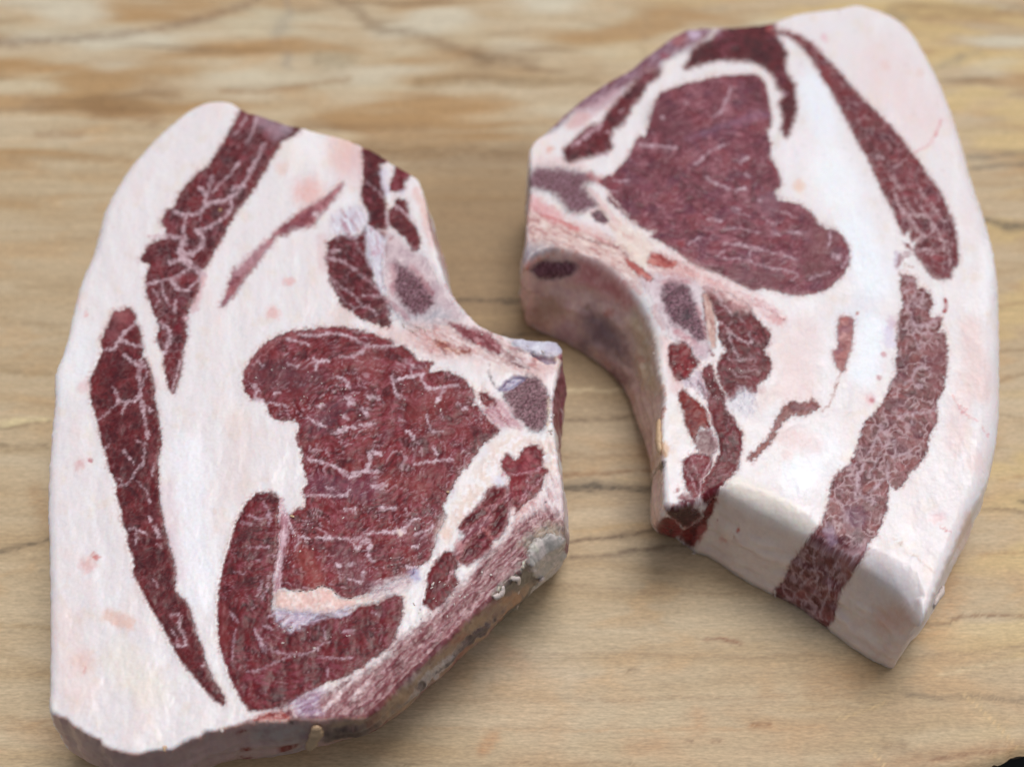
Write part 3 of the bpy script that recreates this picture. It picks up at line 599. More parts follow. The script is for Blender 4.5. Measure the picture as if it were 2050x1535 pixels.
    for t, w_ in (('K 900,430 850,480 760,560 640,650 540,720', 30), ('K 440,780 300,920 150,1000', 28), ('K 330,1060 230,1160 130,1220 20,1310', 44), ('J 1420,480 1560,600', 8), ('J 1260,1130 1340,1060 1440,1010', 50),
                  ('J 1060,920 1160,870', 22), ('J 920,1000 1010,960', 20), ('J 620,1090 700,1130 560,1150', 26), ('J 1650,680 1500,800 1380,880', 14), ('K 980,320 900,430', 24)):
        p.vein(t, w_, (104,32,42), .8, warp=6)
    A('J 350,1190 480,1130 620,1110 700,1150 640,1190 480,1200', 'streaky', 9, c=(166,78,74), c2=(130,44,46), c3=(210,160,156), ang=-10, soft=3)
    A('J 700,1040 800,990 960,930 900,1060 950,1130 760,1140', 'streaky', None, c=(170,140,166), c2=(120,76,100), c3=(214,204,216), ang=-20, soft=6)
    p.veins('26 J 1200,850 1060,980 960,1090;18 J 700,1070 740,1150;24 J 1300,880 1150,1020', (226,206,210), .8)
    # wall: fat side, tan bone face, grey sinew
    A('I 180,1140 290,1145 380,1220 480,1295 570,1320 600,1380 780,1430 870,1440 1130,1410 1340,1300 1530,1235 1700,1195 J 560,1180 740,1165 1000,1165 1310,1170 1450,1100 1500,1535 900,1600 0,1700 I 300,1700 100,1300', 'flat', None,
      c=(206,172,164), c2=(196,160,156), soft=2, rag=2, nz=.08, rough=.36)
    A('J 420,1230 560,1190 740,1200 860,1220 860,1330 640,1360 400,1330', 'flat', None, c=(186,170,166), c2=(168,140,140), soft=12, rag=8)
    for t in ('J 290,1270 350,1250', 'J 320,1390 390,1390'): p.vein(t, 26, (140,36,36), .9, warp=3)
    A('J 640,1380 720,1370 850,1385 820,1430 680,1450 600,1420', 'flat', 9, c=(136,36,36), c2=(160,70,60), soft=4, rag=5)
    T_('J 700,1190', (60,30,26), .8, 9)
    A('J 960,1240 1000,1190 1310,1170 1450,1040 K 100,1350 330,1160 600,900 700,760 1000,560 1200,420 1290,430 1160,590 980,660 700,900 500,1060 340,1200 J 1700,900 1560,1060 1400,1200 1200,1230', 'flat', None,
      c=(176,144,118), c2=(150,120,104), soft=6, rag=8, nz=.16)
    A('J 950,1270 1060,1230 1200,1240 1380,1200 1560,1060 1700,940 1700,1000 1560,1110 1330,1260 1180,1320 1000,1360 880,1370 960,1300', 'flat', None, c=(110,92,88), c2=(78,56,58), soft=5, rag=8, nz=.3)
    A('K 330,1230 560,1060 760,820 1000,660 1130,600 1130,640 980,760 860,870 600,1120 480,1230 340,1340', 'flat', 15, c=(98,84,98), c2=(66,54,66), soft=4, rag=7, nz=.3, rough=.3)
    T_('J 1380,1130 1300,1210', (120,40,48), .6, 12); T_('K 1000,560 1100,560', (186,134,96), .6, 18); T_('K 600,900 700,850', (150,80,70), .6, 12)
    A('H 1290,930 1230,980 1170,1050 1100,1120 950,1230 K 900,560 1000,540 1150,470 1260,420 1190,330 1200,150 1300,100', 'flat', None, c=(112,104,96), c2=(74,62,60), soft=6, rag=9, nz=.3)
    A('K 1100,150 1230,40 1330,-20 1450,0 1460,120 1300,120 1180,200', 'flat', None, c=(160,140,124), c2=(110,98,92), soft=8, rag=10, nz=.25)
    A('K 1190,160 1250,120 1350,80 1450,90 1462,230 1420,330 1400,370 1280,425 1200,370 1185,250', 'flat', 16, c=(186,182,178), c2=(204,192,190), soft=3, rag=8, nz=.22, rough=.3, h=1.1)
    T_('K 1330,130', (120,124,122), .6, 18)
    for t in ('K 1215,185 1240,190', 'K 1060,410 1100,405', 'K 920,545 990,480', 'K 1130,330 1150,290'): p.vein(t, 18, (206,204,190), .85, warp=6, h=.8)
    T_('K 1450,100 1460,200', (112,50,60), .8, 4)
    p.tint('H 1315,597', (20,10,12), 1.0, 3.2, rag=1); p.tint('A 1500,1035', (200,170,130), .9, 4, rag=1)

OUT_L = '''451,206,3.5 466,207,3 481,218,1.5 500,228,1.2 523,232,1 554,244,1 585,254,1 612,258,1 632,265,1 674,275,1.2 705,285,1.2 734,298,1 763,311,.8 786,330,.8 807,340,.8 828,352,.8 840,362,.8,848,520
 851,397,.8,880,545 858,437,.8,898,580 867,476,.8,904,605 877,510,.8,908,630 886,541,.8,900,668 895,568,.8,898,690 914,602,.8,908,730 936,629,.8 952,646,.8 971,657,.8 1000,670,.8 1031,678,.6 1063,683,.5
 1099,684,.5 1115,687,.5,1116,850 1124,697,.5,1121,862 1124,720,.5,1122,885 1117,740,.6,1120,900 1112,771,.6,1118,925 1108,797,.6,1116,950 1108,850,.6,1117,1000 1114,889,.6,1119,1030 1119,936,.6,1121,1060 1125,967,.6,1123,1085
 1129,1030,.8,1127,1110 1131,1060,.8,1124,1135 1122,1082,1,1113,1150 1085,1100,1.2,1088,1171 1063,1120,1,1052,1201 1050,1140,1,1042,1212 1010,1178,1,1005,1243 984,1200,.8,974,1270 932,1248,.7,946,1297 904,1277,.7,906,1337
 880,1296,.7,875,1365 843,1333,.7,841,1391 806,1367,.7,822,1412 786,1388,.7,790,1436 772,1408,.7,768,1449 746,1426,.6,745,1463 728,1438,.5,728,1470 713,1440,.4,715,1475 690,1437,.4,690,1482 660,1437,.4,660,1488 634,1442,.4,632,1497 
 610,1440,.4,608,1504 593,1438,.4,590,1510 567,1446,.4,569,1516 546,1443,.4,548,1519 520,1444,.4,525,1522 491,1446,.4,495,1524 480,1452,.3,480,1525 449,1457,.3,455,1528 441,1465,.3,445,1531 409,1462,.3,420,1540 399,1475,.3,405,1546
 383,1476,.3,392,1550 360,1488,.3,375,1554 344,1502,.3,362,1558 325,1500,.3,345,1560 300,1501,.3,325,1562 277,1511,.3,305,1562 253,1508,.3,285,1560 227,1500,.3,262,1556 206,1494,.3,245,1552 198,1479,.3,232,1548
 175,1472,.4,210,1544 149,1453,.4,185,1530 125,1436,.5,165,1521 104,1430,.8,150,1512 97,1421,1.5,143,1503 97,1395,3 98,1350,3 98,1291,3 98,1189,3 96,1084,3 94,1006,3 97,928,3 101,880,3 103,850,3 109,800,3 107,766,3 112,740,3 131,695,3
 141,646,3 152,596,3 167,552,3.5 185,512,4 196,470,4 206,431,4 217,405,4 238,371,4 258,338,4 274,321,4 300,292,4 326,265,4 350,245,4 383,220,4 409,210,4 430,206,4'''
PARTS_L = {1:('lean_meat', MMEAT, 'streaky upper belly muscle split by seams of fat'), 2:('lean_meat', MMEAT, 'long curved belly muscle running down the fat side'), 3:('lean_meat', MMEAT, 'thin pale pink muscle sliver in the fat'),
 4:('lean_meat', MMEAT, 'dark red muscle at the top right rim'), 5:('lean_meat', MMEAT, 'small dark red muscle beside the rim bone'), 6:('lean_meat', MMEAT, 'dark marbled muscle beside the rib bone'),
 7:('bone', MBONE, 'pale lilac cut bone along the inner rim'), 8:('marrow', MBONE, None), 9:('membrane', MMEAT, None), 10:('lean_meat', MMEAT, 'large marbled eye muscle'),
 11:('lean_meat', MMEAT, 'dark L-shaped muscle below the eye muscle'), 12:('seam_fat', MFAT, 'salmon pink piece of fat under the eye muscle'), 13:('lean_meat', MMEAT, 'small red rib muscle pieces by the right edge'),
 14:('lean_meat', MMEAT, 'dark red rib muscle below the white fat band'), 15:('sinew', MMEAT, 'dark grey sinew along the lower edge'), 16:('cartilage', MBONE, 'grey knob of cartilage at the right corner')}

# ---------------------------------------------------------------- right chop
def paint_right(p):
    A, T_, Vv = p.area, p.tint, p.vein
    T_('O 1000,500 1300,900', (228,206,208), .5, 90); T_('O 1040,500', (226,186,180), .4, 18); T_('O 1310,560', (222,186,174), .35, 14); T_('O 570,290', (222,170,180), .5, 12)
    T_('R 800,300 900,520', (236,240,248), .8, 75); T_('R 1000,800 1150,1200', (232,238,248), .8, 65); T_('R 580,470', (228,196,176), .5, 18); T_('O 380,1420', (228,190,176), .5, 14); T_('R 600,200', (236,230,238), .6, 60)
    T_('O 480,650 600,1000', (232,236,246), .8, 45); T_('V 750,200 700,560', (232,238,248), .8, 45); T_('V 350,1150 200,1350', (236,240,248), .7, 60)
    T_('U 1400,450 1300,900', (224,200,202), .45, 55); T_('U 1450,1300 1250,1250', (222,188,186), .45, 35); T_('V 100,1200', (218,170,166), .4, 18)
    T_('V 1500,200 1600,700', (224,196,194), .6, 35); T_('V 1460,600 1400,1100', (222,194,194), .45, 35); T_('V 1550,1250', (222,190,186), .4, 35); T_('X 1250,330', (222,184,190), .6, 22); T_('V 900,180', (186,150,180), .6, 18)
    T_('V 870,230 900,330', (200,192,220), .6, 18); T_('T 940,600 930,700', (180,160,186), .6, 9); T_('T 1700,200 1600,1000', (240,240,246), .6, 22)
    p.veins('12 O 1240,1190 1300,1160 1380,1110 1440,1030 1470,930;5 X 1280,400 1350,440;6 V 1380,735 1395,790 1480,850;5 V 1400,790 1440,860 1560,930;4 V 1600,980 1640,1040', (206,116,126), .7, h=-.15)
    p.veins('5 X 920,480 980,530;5 X 1040,590 1130,650 1230,750', (206,180,168), .7, h=-.3)
    for t, r, a_, c_ in (('U 560,100 U 900,180 U 1050,220', 24, .45, (214,150,154)), ('U 330,520 U 400,860', 22, .4, (206,150,148)), ('Q 1250,1000 1500,1100 1750,1200', 20, .5, (212,158,160)), ('Q 560,780 Q 760,860', 26, .5, (214,164,164)), ('Q 250,700 Q 420,900', 34, .4, (212,176,174)),
        ('Q 300,300 Q 620,320', 24, .4, (214,176,176)), ('U 1160,900 U 1000,1000', 26, .3, (222,190,180)), ('U 700,900 U 780,1000', 18, .5, (206,176,184)), ('V 60,300 V 200,700', 60, .35, (226,204,204)), ('T 700,1000 T 500,1150', 50, .4, (218,222,234))): T_(t, c_, a_, r)
    A('Y 740,300 900,450 1150,580 1400,690 1480,760 X 300,540 620,620 800,830 1050,1020 1130,1120 1000,1535 Y 1500,1500 1000,1150 480,760 640,480', 'flat', None, c=(222,208,202), c2=(216,200,196), soft=9, rag=5, nz=.04, rough=.36)
    A('Y 760,230 900,210 1100,300 1350,470 1480,600 1400,680 1150,570 900,440 780,380', 'flat', None, c=(231,225,218), c2=(228,220,216), soft=8, rag=8, nz=.05, h=.1)
    # muscles along the far rim
    A('''N 1000,520 1110,420 1250,330 1380,220 1560,180 1640,220 1600,290 1500,350 1400,400 1320,440 1250,480 1230,540 1120,590 1000,650 870,760 760,830 650,850 560,870 480,950 420,1000 300,1040 400,880 700,680''', 'streaky', 1,
      c=(128,92,108), c2=(110,52,62), c3=(170,140,156), ang=-40, soft=7, rag=4)
    T_('N 1280,440', (140,50,70), .7, 14); T_('N 1380,310', (166,92,92), .6, 22); T_('N 1500,270', (206,184,208), .8, 20); T_('N 900,730 600,930', (204,170,180), .65, 22); T_('N 650,900 550,960', (206,160,160), .6, 20); T_('N 390,1150', (216,150,132), .6, 14)
    A('N 1560,330 1640,290 1700,230 1919,180 O 0,170 200,180 200,250 240,320 290,410 270,480 300,580 350,650 350,740 365,830 340,920 310,1020 280,1060 250,990 260,900 230,800 280,720 220,680 200,620 150,550 80,500 0,475 N 1900,470 1700,460 1550,490 1440,530 1420,520 1460,440 1480,380',
      'meat', 2, c1=(88,36,46), c2=(114,66,80), c3=(66,26,36), fl=.05, ang=0, soft=4)
    T_('N 1680,250', (140,100,120), .6, 14); T_('O 160,225', (150,30,40), .7, 10); T_('O 270,720', (150,110,124), .6, 10)
    A('N 1240,540 1220,590 1130,650 1080,760 1020,800 990,880 930,960 870,1000 850,1080 870,1120 840,1160 700,1200 620,1220 540,1250 500,1220 500,1130 560,1080 640,1010 700,960 780,950 830,860 900,780 980,700 1050,620 1130,560', 'meat', 3,
      c1=(98,44,54), c2=(122,74,86), c3=(72,28,36), fl=.2, ang=-50, soft=4)
    p.veins('26 N 560,1120 640,1070 700,1010 780,960;18 N 930,860 950,850;16 N 830,1010 840,1020;20 N 740,1180 820,1190', (196,160,172), .8)
    # eye muscle
    A('''N 1240,710 1400,650 1600,600 1790,580 1900,570 O 60,575 110,630 140,720 150,800 165,900 165,960 130,1000 150,1080 170,1100 150,1190 190,1260 230,1350 250,1430 R 400,360 430,420 425,480 380,510 400,585 500,590 580,610 660,670 720,760 780,810
      840,800 900,850 950,940 965,1020 950,1090 890,1170 800,1250 700,1290 560,1310 450,1290 380,1260 280,1250 220,1270 140,1230 60,1190 0,1160 Q 1600,1110 1500,1080 1420,1020 1350,960 1250,900 1170,860 1200,830 1100,790 1000,730 950,680 880,620 830,560
      850,500 760,440 790,410 870,390 900,350 980,260 1030,170 1080,70 N 1110,1060 1150,980 1170,880 1200,780''', 'meat', 4, c1=(116,68,76), c2=(146,106,112), c3=(92,48,56), fl=.34, fib=.35, gain=1.2, tone=(.98, .66, .80), ang=12, rag=4, edge=(130,76,74))
    T_('N 1400,1000 N 1250,900', (92,46,56), .5, 50); T_('R 750,850 R 700,1100', (112,70,72), .5, 40); T_('N 1250,1250', (90,38,46), .5, 40); T_('R 350,600', (134,98,112), .5, 40)
    T_('N 1450,1060 1700,980 1919,880 O 150,880', (146,112,140), .6, 16); T_('Q 1400,920', (140,40,48), .6, 10); T_('R 100,1150 R 400,1200', (118,80,86), .5, 25)  # first tint: purple sheen of the sky painted into the meat colour
    p.veins('''14 Q 1080,150 1250,170 1360,180;14 Q 1500,300 1560,260 1620,200;12 Q 1650,190 1760,140;15 Q 1580,390 1640,440 1780,490;14 Q 1810,510 1890,480;10 Q 880,430 990,430;7 Q 820,510 910,510;22 Q 1620,720 1700,740;12 Q 1450,920 1550,860;
      12 Q 1680,1000 1720,970;6 Q 1830,910 1919,930;12 N 1700,870 1780,680;12 N 1640,900 1740,840;18 N 1245,900 1255,902;14 N 1430,790 1440,792;6 R 0,800 120,790 280,830;12 R 0,910 220,940 330,970 470,1000 560,1040;8 R 220,940 180,1010;
      9 R 0,1030 150,1030 280,1080 540,1130 570,1160 520,1190;12 R 370,820 430,840;14 R 500,820 620,830;34 R 850,1005 870,1015;14 R 820,800 800,930;7 R 900,1100 960,1010;8 R 660,1180 800,1130;16 R 120,290 180,250;26 R 170,375 190,385;
      12 R 100,500 160,480;22 R 255,575 275,580;18 R 0,470 30,485;10 R 330,740 400,760;8 R 440,660 560,720;8 R 80,670 200,700;8 Q 960,1000 1100,990;9 R 60,640 130,650''', (190,160,172), .78)
    # fat around the eye turned cream near the bone
    T_('Q 1000,900 1100,1030', (228,208,190), .6, 40); T_('Q 870,750 1000,850', (226,206,200), .5, 22)
    for t in ('Q 1060,800 1150,830 1200,810', 'Q 980,720 1060,760', 'Q 1200,930 1260,920', 'Q 830,520 920,620 990,700'): Vv(t, 12, (226,206,206), .7)
    # long outer strip
    A('''O 150,230 290,240 380,270 470,320 560,420 680,540 800,680 900,790 1000,880 1100,990 1180,1080 1230,1160 1260,1190 1300,1230 1370,1340 1430,1430 R 1620,460 1690,580 1730,690 1760,730 1780,850 1790,940 1800,1020 1790,1080 1750,1100 1740,1170
      1670,1185 1590,1160 1540,1080 1480,1010 1460,960 1480,910 1500,870 1440,890 1430,800 1380,840 1350,780 1310,680 1280,620 1230,540 1190,430 1140,330 1090,220 1030,130 980,30 O 740,900 660,750 580,620 500,480 430,380 330,290 240,260''', 'meat', 5,
      c1=(112,60,64), c2=(134,86,92), c3=(90,44,50), fl=.12, gain=1.1, tone=(.98, .48, .58), net=.4, nsc=17, ang=60, rag=4, soft=2.5)
    p.veins('''18 R 1310,500 1340,620 1400,700 1460,690 1540,700;14 R 1440,700 1460,790 1540,850 1600,840 1610,760 1540,690;12 R 1420,690 1430,800;9 R 1520,640 1580,720;10 R 1590,600 1680,740 1750,725;20 R 1160,235 1220,255;10 R 1300,330 1400,270;
      8 R 1340,490 1260,380;12 R 1480,900 1520,840;14 R 1460,965 1600,950 1610,1000 1570,980;10 R 1720,940 1740,1080;10 R 1380,560 1460,690;9 R 1460,560 1520,650;9 R 1640,840 1700,880 1690,960;8 R 1540,850 1500,900;8 R 1610,760 1660,830;8 R 1620,860 1720,900;
      8 R 1480,450 1540,560;6 R 1300,400 1360,500''', (190,160,166), .8)
    for t in ('R 1380,910 1440,960', 'R 1390,990 1430,990 1370,1020 1330,1090', 'R 1350,1000 1340,1080'): Vv(t, 20, (140,84,96), .8)
    Vv('R 1390,1080 1450,1100', 22, (186,160,156), .8)
    # long inner strip running down to the end wall
    A('''T 970,750 1010,760 1090,790 1090,870 1150,860 1190,910 1220,990 1190,1040 1200,1100 1280,1090 1280,1160 1230,1210 1310,1200 1320,1300 1330,1400 V 1330,400 1325,500 1310,600 1290,700 1240,790 1250,850 1250,900 1210,1000 1180,1080 1170,1180
      1100,1270 1030,1330 1000,1400 X 990,10 1000,60 940,110 900,80 870,30 880,100 870,180 860,270 830,340 800,420 780,470 730,500 720,530 640,700 580,770 550,830 510,880 480,1000 450,1120 410,1150 400,1280 300,1300 100,1150 -40,1000 10,890
      80,810 130,680 200,590 240,530 300,460 370,370 410,260 430,180 430,120 V 430,1480 440,1400 480,1340 590,1260 640,1140 680,1000 700,940 770,890 820,820 870,740 900,640 940,570 940,450 955,300 950,200 970,100 T 1000,1000 970,850 980,790''', 'meat', 6,
      c1=(124,84,82), c2=(150,116,116), c3=(98,56,58), fl=.06, gain=1.25, tone=(.86, .64, .70), net=.75, nsc=23, ang=60, rag=6)
    T_('V 1250,400 V 1230,650', (112,52,58), .5, 22); T_('V 990,480', (84,50,62), .5, 25); T_('X 620,330', (108,80,100), .6, 40)
    p.veins('''20 V 1050,190 1150,210 1220,165;18 T 1050,1050 1060,1150 1180,1150 1270,1080;13 T 1060,1160 1130,1220 1220,1220;12 T 1080,860 1070,970 1100,1010 1200,1030;8 T 1000,990 1050,1060;8 V 1050,220 1110,370;18 V 1105,370 1120,372;
      22 V 1000,640 1060,620 1070,560 1120,510 1160,525;34 V 1105,655 1120,665;14 V 1195,570 1205,580;14 V 930,690 900,720;12 V 1100,870 1200,860 1260,830;18 V 960,900 1000,870 1100,870;14 V 1060,880 1060,940;28 V 820,960 830,1020 880,1010;
      11 V 810,1010 740,1150 690,1220;12 V 800,1050 830,1130 920,1080;12 V 830,1130 790,1230 760,1290;14 V 920,1100 930,1190 1050,1180;12 V 900,1210 960,1200;22 V 870,1250 880,1400;18 V 650,1190 690,1280 640,1340;20 V 740,1300 720,1350 760,1350;
      22 V 630,1380 630,1535;14 V 840,1370 730,1480;14 V 540,1290 640,1250;12 V 560,1340 600,1400;24 X 640,0 650,140 720,190 770,210;12 X 430,190 520,210 530,270;12 X 560,280 570,350;8 X 550,230 580,190;12 X 860,20 760,120;
      9 X 320,560 300,640 330,760 270,790 200,860;9 X 330,760 340,860 270,960 200,1040;9 X 270,960 310,1060 340,1120;9 X 400,700 440,860 390,960 350,1070;8 X 160,900 130,990;8 X 420,1010 480,1040;7 X 300,1100 250,1140;8 X 250,700 160,830;
      7 X 370,620 420,560;6 X 300,1060 210,1090;14 T 1150,900 1120,980;10 T 1000,900 1050,880''', (190,164,174), .6, warp=3, brk=.3)
    A('X 310,530 400,580 530,590 640,560 720,500 700,600 640,620 600,700 540,740 470,700 500,620 400,620 320,570', 'streaky', None, c=(176,140,148), c2=(136,84,84), c3=(206,186,194), ang=-50, soft=6, rag=9)
    T_('X 420,420 X 450,520', (170,148,172), .5, 16); T_('X 520,640 X 560,760', (146,84,72), .5, 14)
    for t, r in (('V 600,1235', 8), ('T 1025,545', 8)): T_(t, (124,62,66), .95, r, rag=4)
    # thin strip right of the cap muscle
    A('U 1655,330 1700,318 1760,340 1755,420 1740,560 1705,650 1685,740 1650,720 1620,660 1605,590 1645,560 1640,420', 'meat', 7, c1=(158,106,104), c2=(184,140,136), c3=(138,84,84), fl=.1, tone=(.80, .78, .80), gain=1.6, rag=3, edge=(190,146,142))
    p.veins('14 U 1670,730 1650,800;22 U 1635,830 1605,930;9 U 1600,950 1570,1000 1520,1045', (160,104,98), .85, h=-.05)
    A('U 1240,1000 1290,970 1350,985 1400,985 1440,960 1480,980 1495,1020 1430,1050 1390,1080 1350,1070 1290,1070 1230,1110 1180,1165 1150,1230 1090,1320 1030,1380 980,1430 950,1410 1010,1350 1080,1280 1130,1200 1190,1080', 'meat', 8,
      c1=(138,90,86), c2=(170,126,120), c3=(108,60,60), fl=.25, tone=(.80, .78, .80), gain=1.45, edge=(170,120,112), rag=7, ang=-50)
    T_('U 1790,295', (166,72,70), .8, 6, rag=3); T_('U 1120,290 U 1200,350', (206,120,122), .6, 20); p.veins('7 U 1080,240 1140,280 1190,320 1230,340', (146,30,40), .9, h=-.3)
    T_('V 840,420', (190,120,130), .7, 10, rag=4); T_('V 805,600', (176,104,116), .7, 9, rag=4); T_('V 750,770', (178,76,88), .8, 9, rag=4); T_('V 730,760', (214,150,160), .4, 18)
    p.veins('22 T 1315,955 1325,1000 1310,1045', (160,56,62), .9, warp=1, brk=0, h=-.2)
    # cap muscle
    A('''U 600,90 660,95 720,150 730,120 790,130 880,190 950,240 1000,320 1060,390 1110,430 1120,500 1090,560 1060,580 1110,640 1125,720 1090,800 1020,830 1000,910 930,870 880,920 820,970 790,920 760,880 720,780 710,700 750,620 790,590 740,510 720,420
      740,370 680,270 640,180''', 'meat', 9, c1=(100,42,48), c2=(132,82,88), c3=(74,26,34), fl=.4, ang=60, rag=6)
    p.veins('16 U 710,130 740,210 830,300;12 U 740,360 800,420 920,520 970,525;10 U 800,420 830,560 880,630;6 U 960,440 975,520;8 U 890,330 930,380;7 U 800,650 900,660 1000,640;6 U 860,700 900,760 960,720 1040,740;6 U 820,720 880,790 960,780;8 U 650,200 700,280', (198,170,178), .75)
    T_('U 900,740', (84,34,40), .5, 30)
    A('U 840,960 900,880 980,920 1010,1000 990,1060 900,1080 830,1040 780,960', 'streaky', None, c=(206,202,212), c2=(150,140,168), c3=(226,226,234), ang=70, soft=10, rag=10)
    T_('U 1050,880', (190,150,150), .5, 14)
    # torn pinkish membrane between the vertebra, the rib and the eye muscle
    A('Q 190,620 300,560 450,690 560,770 720,830 880,880 980,960 1040,1080 1150,1180 1100,1260 1030,1210 900,1130 760,1040 600,1000 440,955 200,920', 'streaky', None, c=(208,178,174), c2=(164,92,94), c3=(226,212,208), ang=28, soft=10, rag=9, k=.8)
    A('Q 1150,980 1300,1000 1450,1060 1600,1150 1760,1230 1919,1330 1919,1420 1800,1390 1700,1300 1560,1220 1480,1240 1400,1190 1250,1180 1130,1120', 'streaky', None, c=(214,180,180), c2=(176,104,106), c3=(228,208,208), ang=28, soft=10, rag=9, k=.7)
    A('Q 640,470 760,560 860,660 960,760 1080,850 1200,930 1120,1000 980,900 900,840 830,760 760,640', 'streaky', None, c=(222,204,198), c2=(190,130,128), c3=(232,224,218), ang=45, soft=7, rag=8, k=.6)
    A('U 560,60 700,60 900,130 1100,210 1180,300 1060,330 980,230 860,130 740,90 620,110', 'streaky', None, c=(214,180,184), c2=(180,108,114), c3=(226,208,212), ang=25, soft=10, rag=8, k=.6)
    # bone with marrow, sinew and red tissue
    A('''U 100,30 230,15 420,10 550,60 590,130 600,300 640,560 620,640 540,640 520,560 440,525 350,500 310,400 240,250 170,130''', 'flat', 10, c=(212,198,206), c2=(190,166,176), rough=.3, soft=8, rag=8, nz=.2, sc=5, h=.3)
    for t, r, a_ in (('U 300,60 U 500,60', 9, .5), ('U 560,250 U 620,480', 8, .6), ('U 400,430 U 560,560', 10, .5), ('U 240,250 U 300,420', 8, .35)): T_(t, (176, 96, 106), a_, r)
    A('U 300,90 340,60 480,80 520,170 560,290 600,380 615,500 560,520 500,450 430,400 370,380 320,290 290,200', 'marrow', 11, c1=(92,50,68), c2=(150,124,136), c3=(50,22,38), soft=5, rag=8)
    T_('U 470,310', (40,26,40), .7, 16)
    A('U 600,140 640,150 690,300 700,420 700,560 670,570 640,450 620,300', 'streaky', 12, c=(196,160,152), c2=(166,116,112), c3=(216,190,184), ang=80, soft=3, rag=4)
    p.veins('8 U 600,160 618,300 622,420 650,590;14 U 650,560 680,620', (122,24,40), .85, warp=2, h=-.4)
    A('U 520,550 640,560 640,640 560,640', 'flat', None, c=(196,170,182), soft=8, rag=6)
    for t in ('S 1150,240 1210,215 1300,260 1360,290 1340,340 1230,320 1140,300', 'S 960,250 1030,290 1110,350 1180,410 1150,440 1080,390 990,320'):
        A(t, 'streaky', 12, c=(170,84,80), c2=(134,36,38), c3=(206,140,132), ang=35, rag=7, soft=3)
    p.veins('30 S 620,255 800,340 920,430 1010,470 1090,520;16 S 1340,330 1500,390 1700,450;16 S 1260,380 1420,400;18 Q 440,700 520,760 800,880 900,960', (206,140,140), .6, h=0)
    p.veins('12 S 590,90 660,110 720,130 830,150;9 S 820,140 900,170 980,240', (126,50,56), .8, h=-.3)
    A('Q 250,330 440,330 700,370 740,420 640,460 740,580 760,620 680,650 600,690 520,660 480,590 400,520 300,500 200,480', 'marrow', 11, c1=(112,78,90), c2=(140,114,128), c3=(80,42,52), soft=8, rag=8)
    A('Q 700,650 790,660 840,740 800,765 720,725', 'marrow', 11, c1=(106,66,80), c2=(140,104,118), c3=(74,36,50), soft=4)
    p.veins('22 Q 680,490 780,590 880,720 910,780;16 Q 640,680 740,640;14 Q 560,690 640,680', (220,190,194), .85)
    T_('Q 260,600 420,700', (216,160,166), .75, 22); T_('Q 480,740 600,800', (196,96,100), .6, 8); T_('Q 300,690 440,740', (190,84,90), .5, 6); T_('Q 700,390 760,420', (176,90,96), .6, 14)
    A('Q 170,930 260,930 420,940 430,975 300,1030 180,1110 150,1100', 'flat', None, c=(146,134,142), c2=(110,96,110), soft=16, rag=8, nz=.15)
    # walls on the near-left side
    A('''S 170,300 430,215 600,250 760,300 850,370 960,480 1040,600 1120,740 1180,880 1190,1050 1210,1180 1250,1240 1240,1500 W 480,300 470,480 475,700 480,900 440,1300 200,1300 S 1000,1600 500,1300 0,700''', 'flat', None, c=(220,190,182), c2=(204,168,166), soft=3, rag=2, nz=.08, rough=.24)
    A('S 590,260 760,310 860,380 960,490 1040,610 960,640 860,560 700,480 560,440 600,330', 'flat', None, c=(190,124,126), c2=(204,152,150), soft=12, rag=6)
    A('S 640,680 740,660 860,720 980,900 1000,1080 900,1050 740,940 620,1010 560,960 640,850', 'flat', None, c=(138,116,124), c2=(118,96,108), soft=20, rag=14)
    T_('S 420,620 330,680', (150,120,100), .6, 40); T_('S 500,850', (168,136,150), .7, 40); T_('S 680,640', (120,90,50), .5, 8); T_('S 850,670', (170,90,76), .6, 14)
    A('S 1040,640 1110,740 1180,880 1190,1050 1220,1230 1250,1290 1120,1250 1060,1100 1050,900 1000,740', 'flat', None, c=(200,176,148), c2=(206,190,170), soft=14, rag=6)
    T_('S 800,1060 950,1200 1010,1350', (160,92,98), .6, 24); T_('S 1090,1030', (176,116,100), .6, 14); T_('W 200,50 120,0', (110,70,90), .5, 24)
    T_('W 400,560 440,600 380,680', (112,62,56), .85, 26); T_('W 470,680 480,740', (40,24,26), .95, 5)
    A('Q 240,1110 300,1060 400,1045 560,1055 605,1090 560,1150 430,1185 300,1175', 'marrow', 11, c1=(104,70,82), c2=(140,110,120), c3=(76,42,52), soft=4, rag=6)
    p.veins('26 S 200,760 360,820 520,900 700,1020 880,1180 1000,1380', (214,184,180), .5, h=0)
    p.veins('14 Q 190,1110 300,1040 430,965 600,1000;12 W 490,80 510,200 485,330', (196,128,104), .75, h=.3)
    T_('W 510,550 W 500,600', (206,162,122), .8, 14); T_('W 500,260', (156,70,40), .8, 8)
    T_('W 600,250 W 700,500', (224,218,216), .6, 24)
    # lower-left muscles
    A('U 350,540 450,525 500,560 530,640 580,670 520,740 480,800 410,810 370,750 345,650', 'meat', 13, c1=(122,44,50), c2=(150,84,90), c3=(92,30,38), fl=.15, ang=80)
    A('U 480,800 560,740 620,760 640,900 660,1000 620,960 560,900 520,860 440,840', 'streaky', None, c=(190,172,186), c2=(120,90,104), c3=(222,214,224), ang=60, rag=9, soft=4)
    A('U 600,720 660,680 690,760 700,820 770,920 760,1000 W 1000,310 1050,370 1090,450 1095,560 1075,640 1060,730 970,800 920,870 890,960 850,1010 800,970 780,900 790,830 850,740 930,600 930,520 890,420 860,330 840,230 U 640,1000 650,900 610,800', 'meat', 14,
      c1=(102,44,54), c2=(138,94,106), c3=(78,28,38), fl=.3, ang=85)
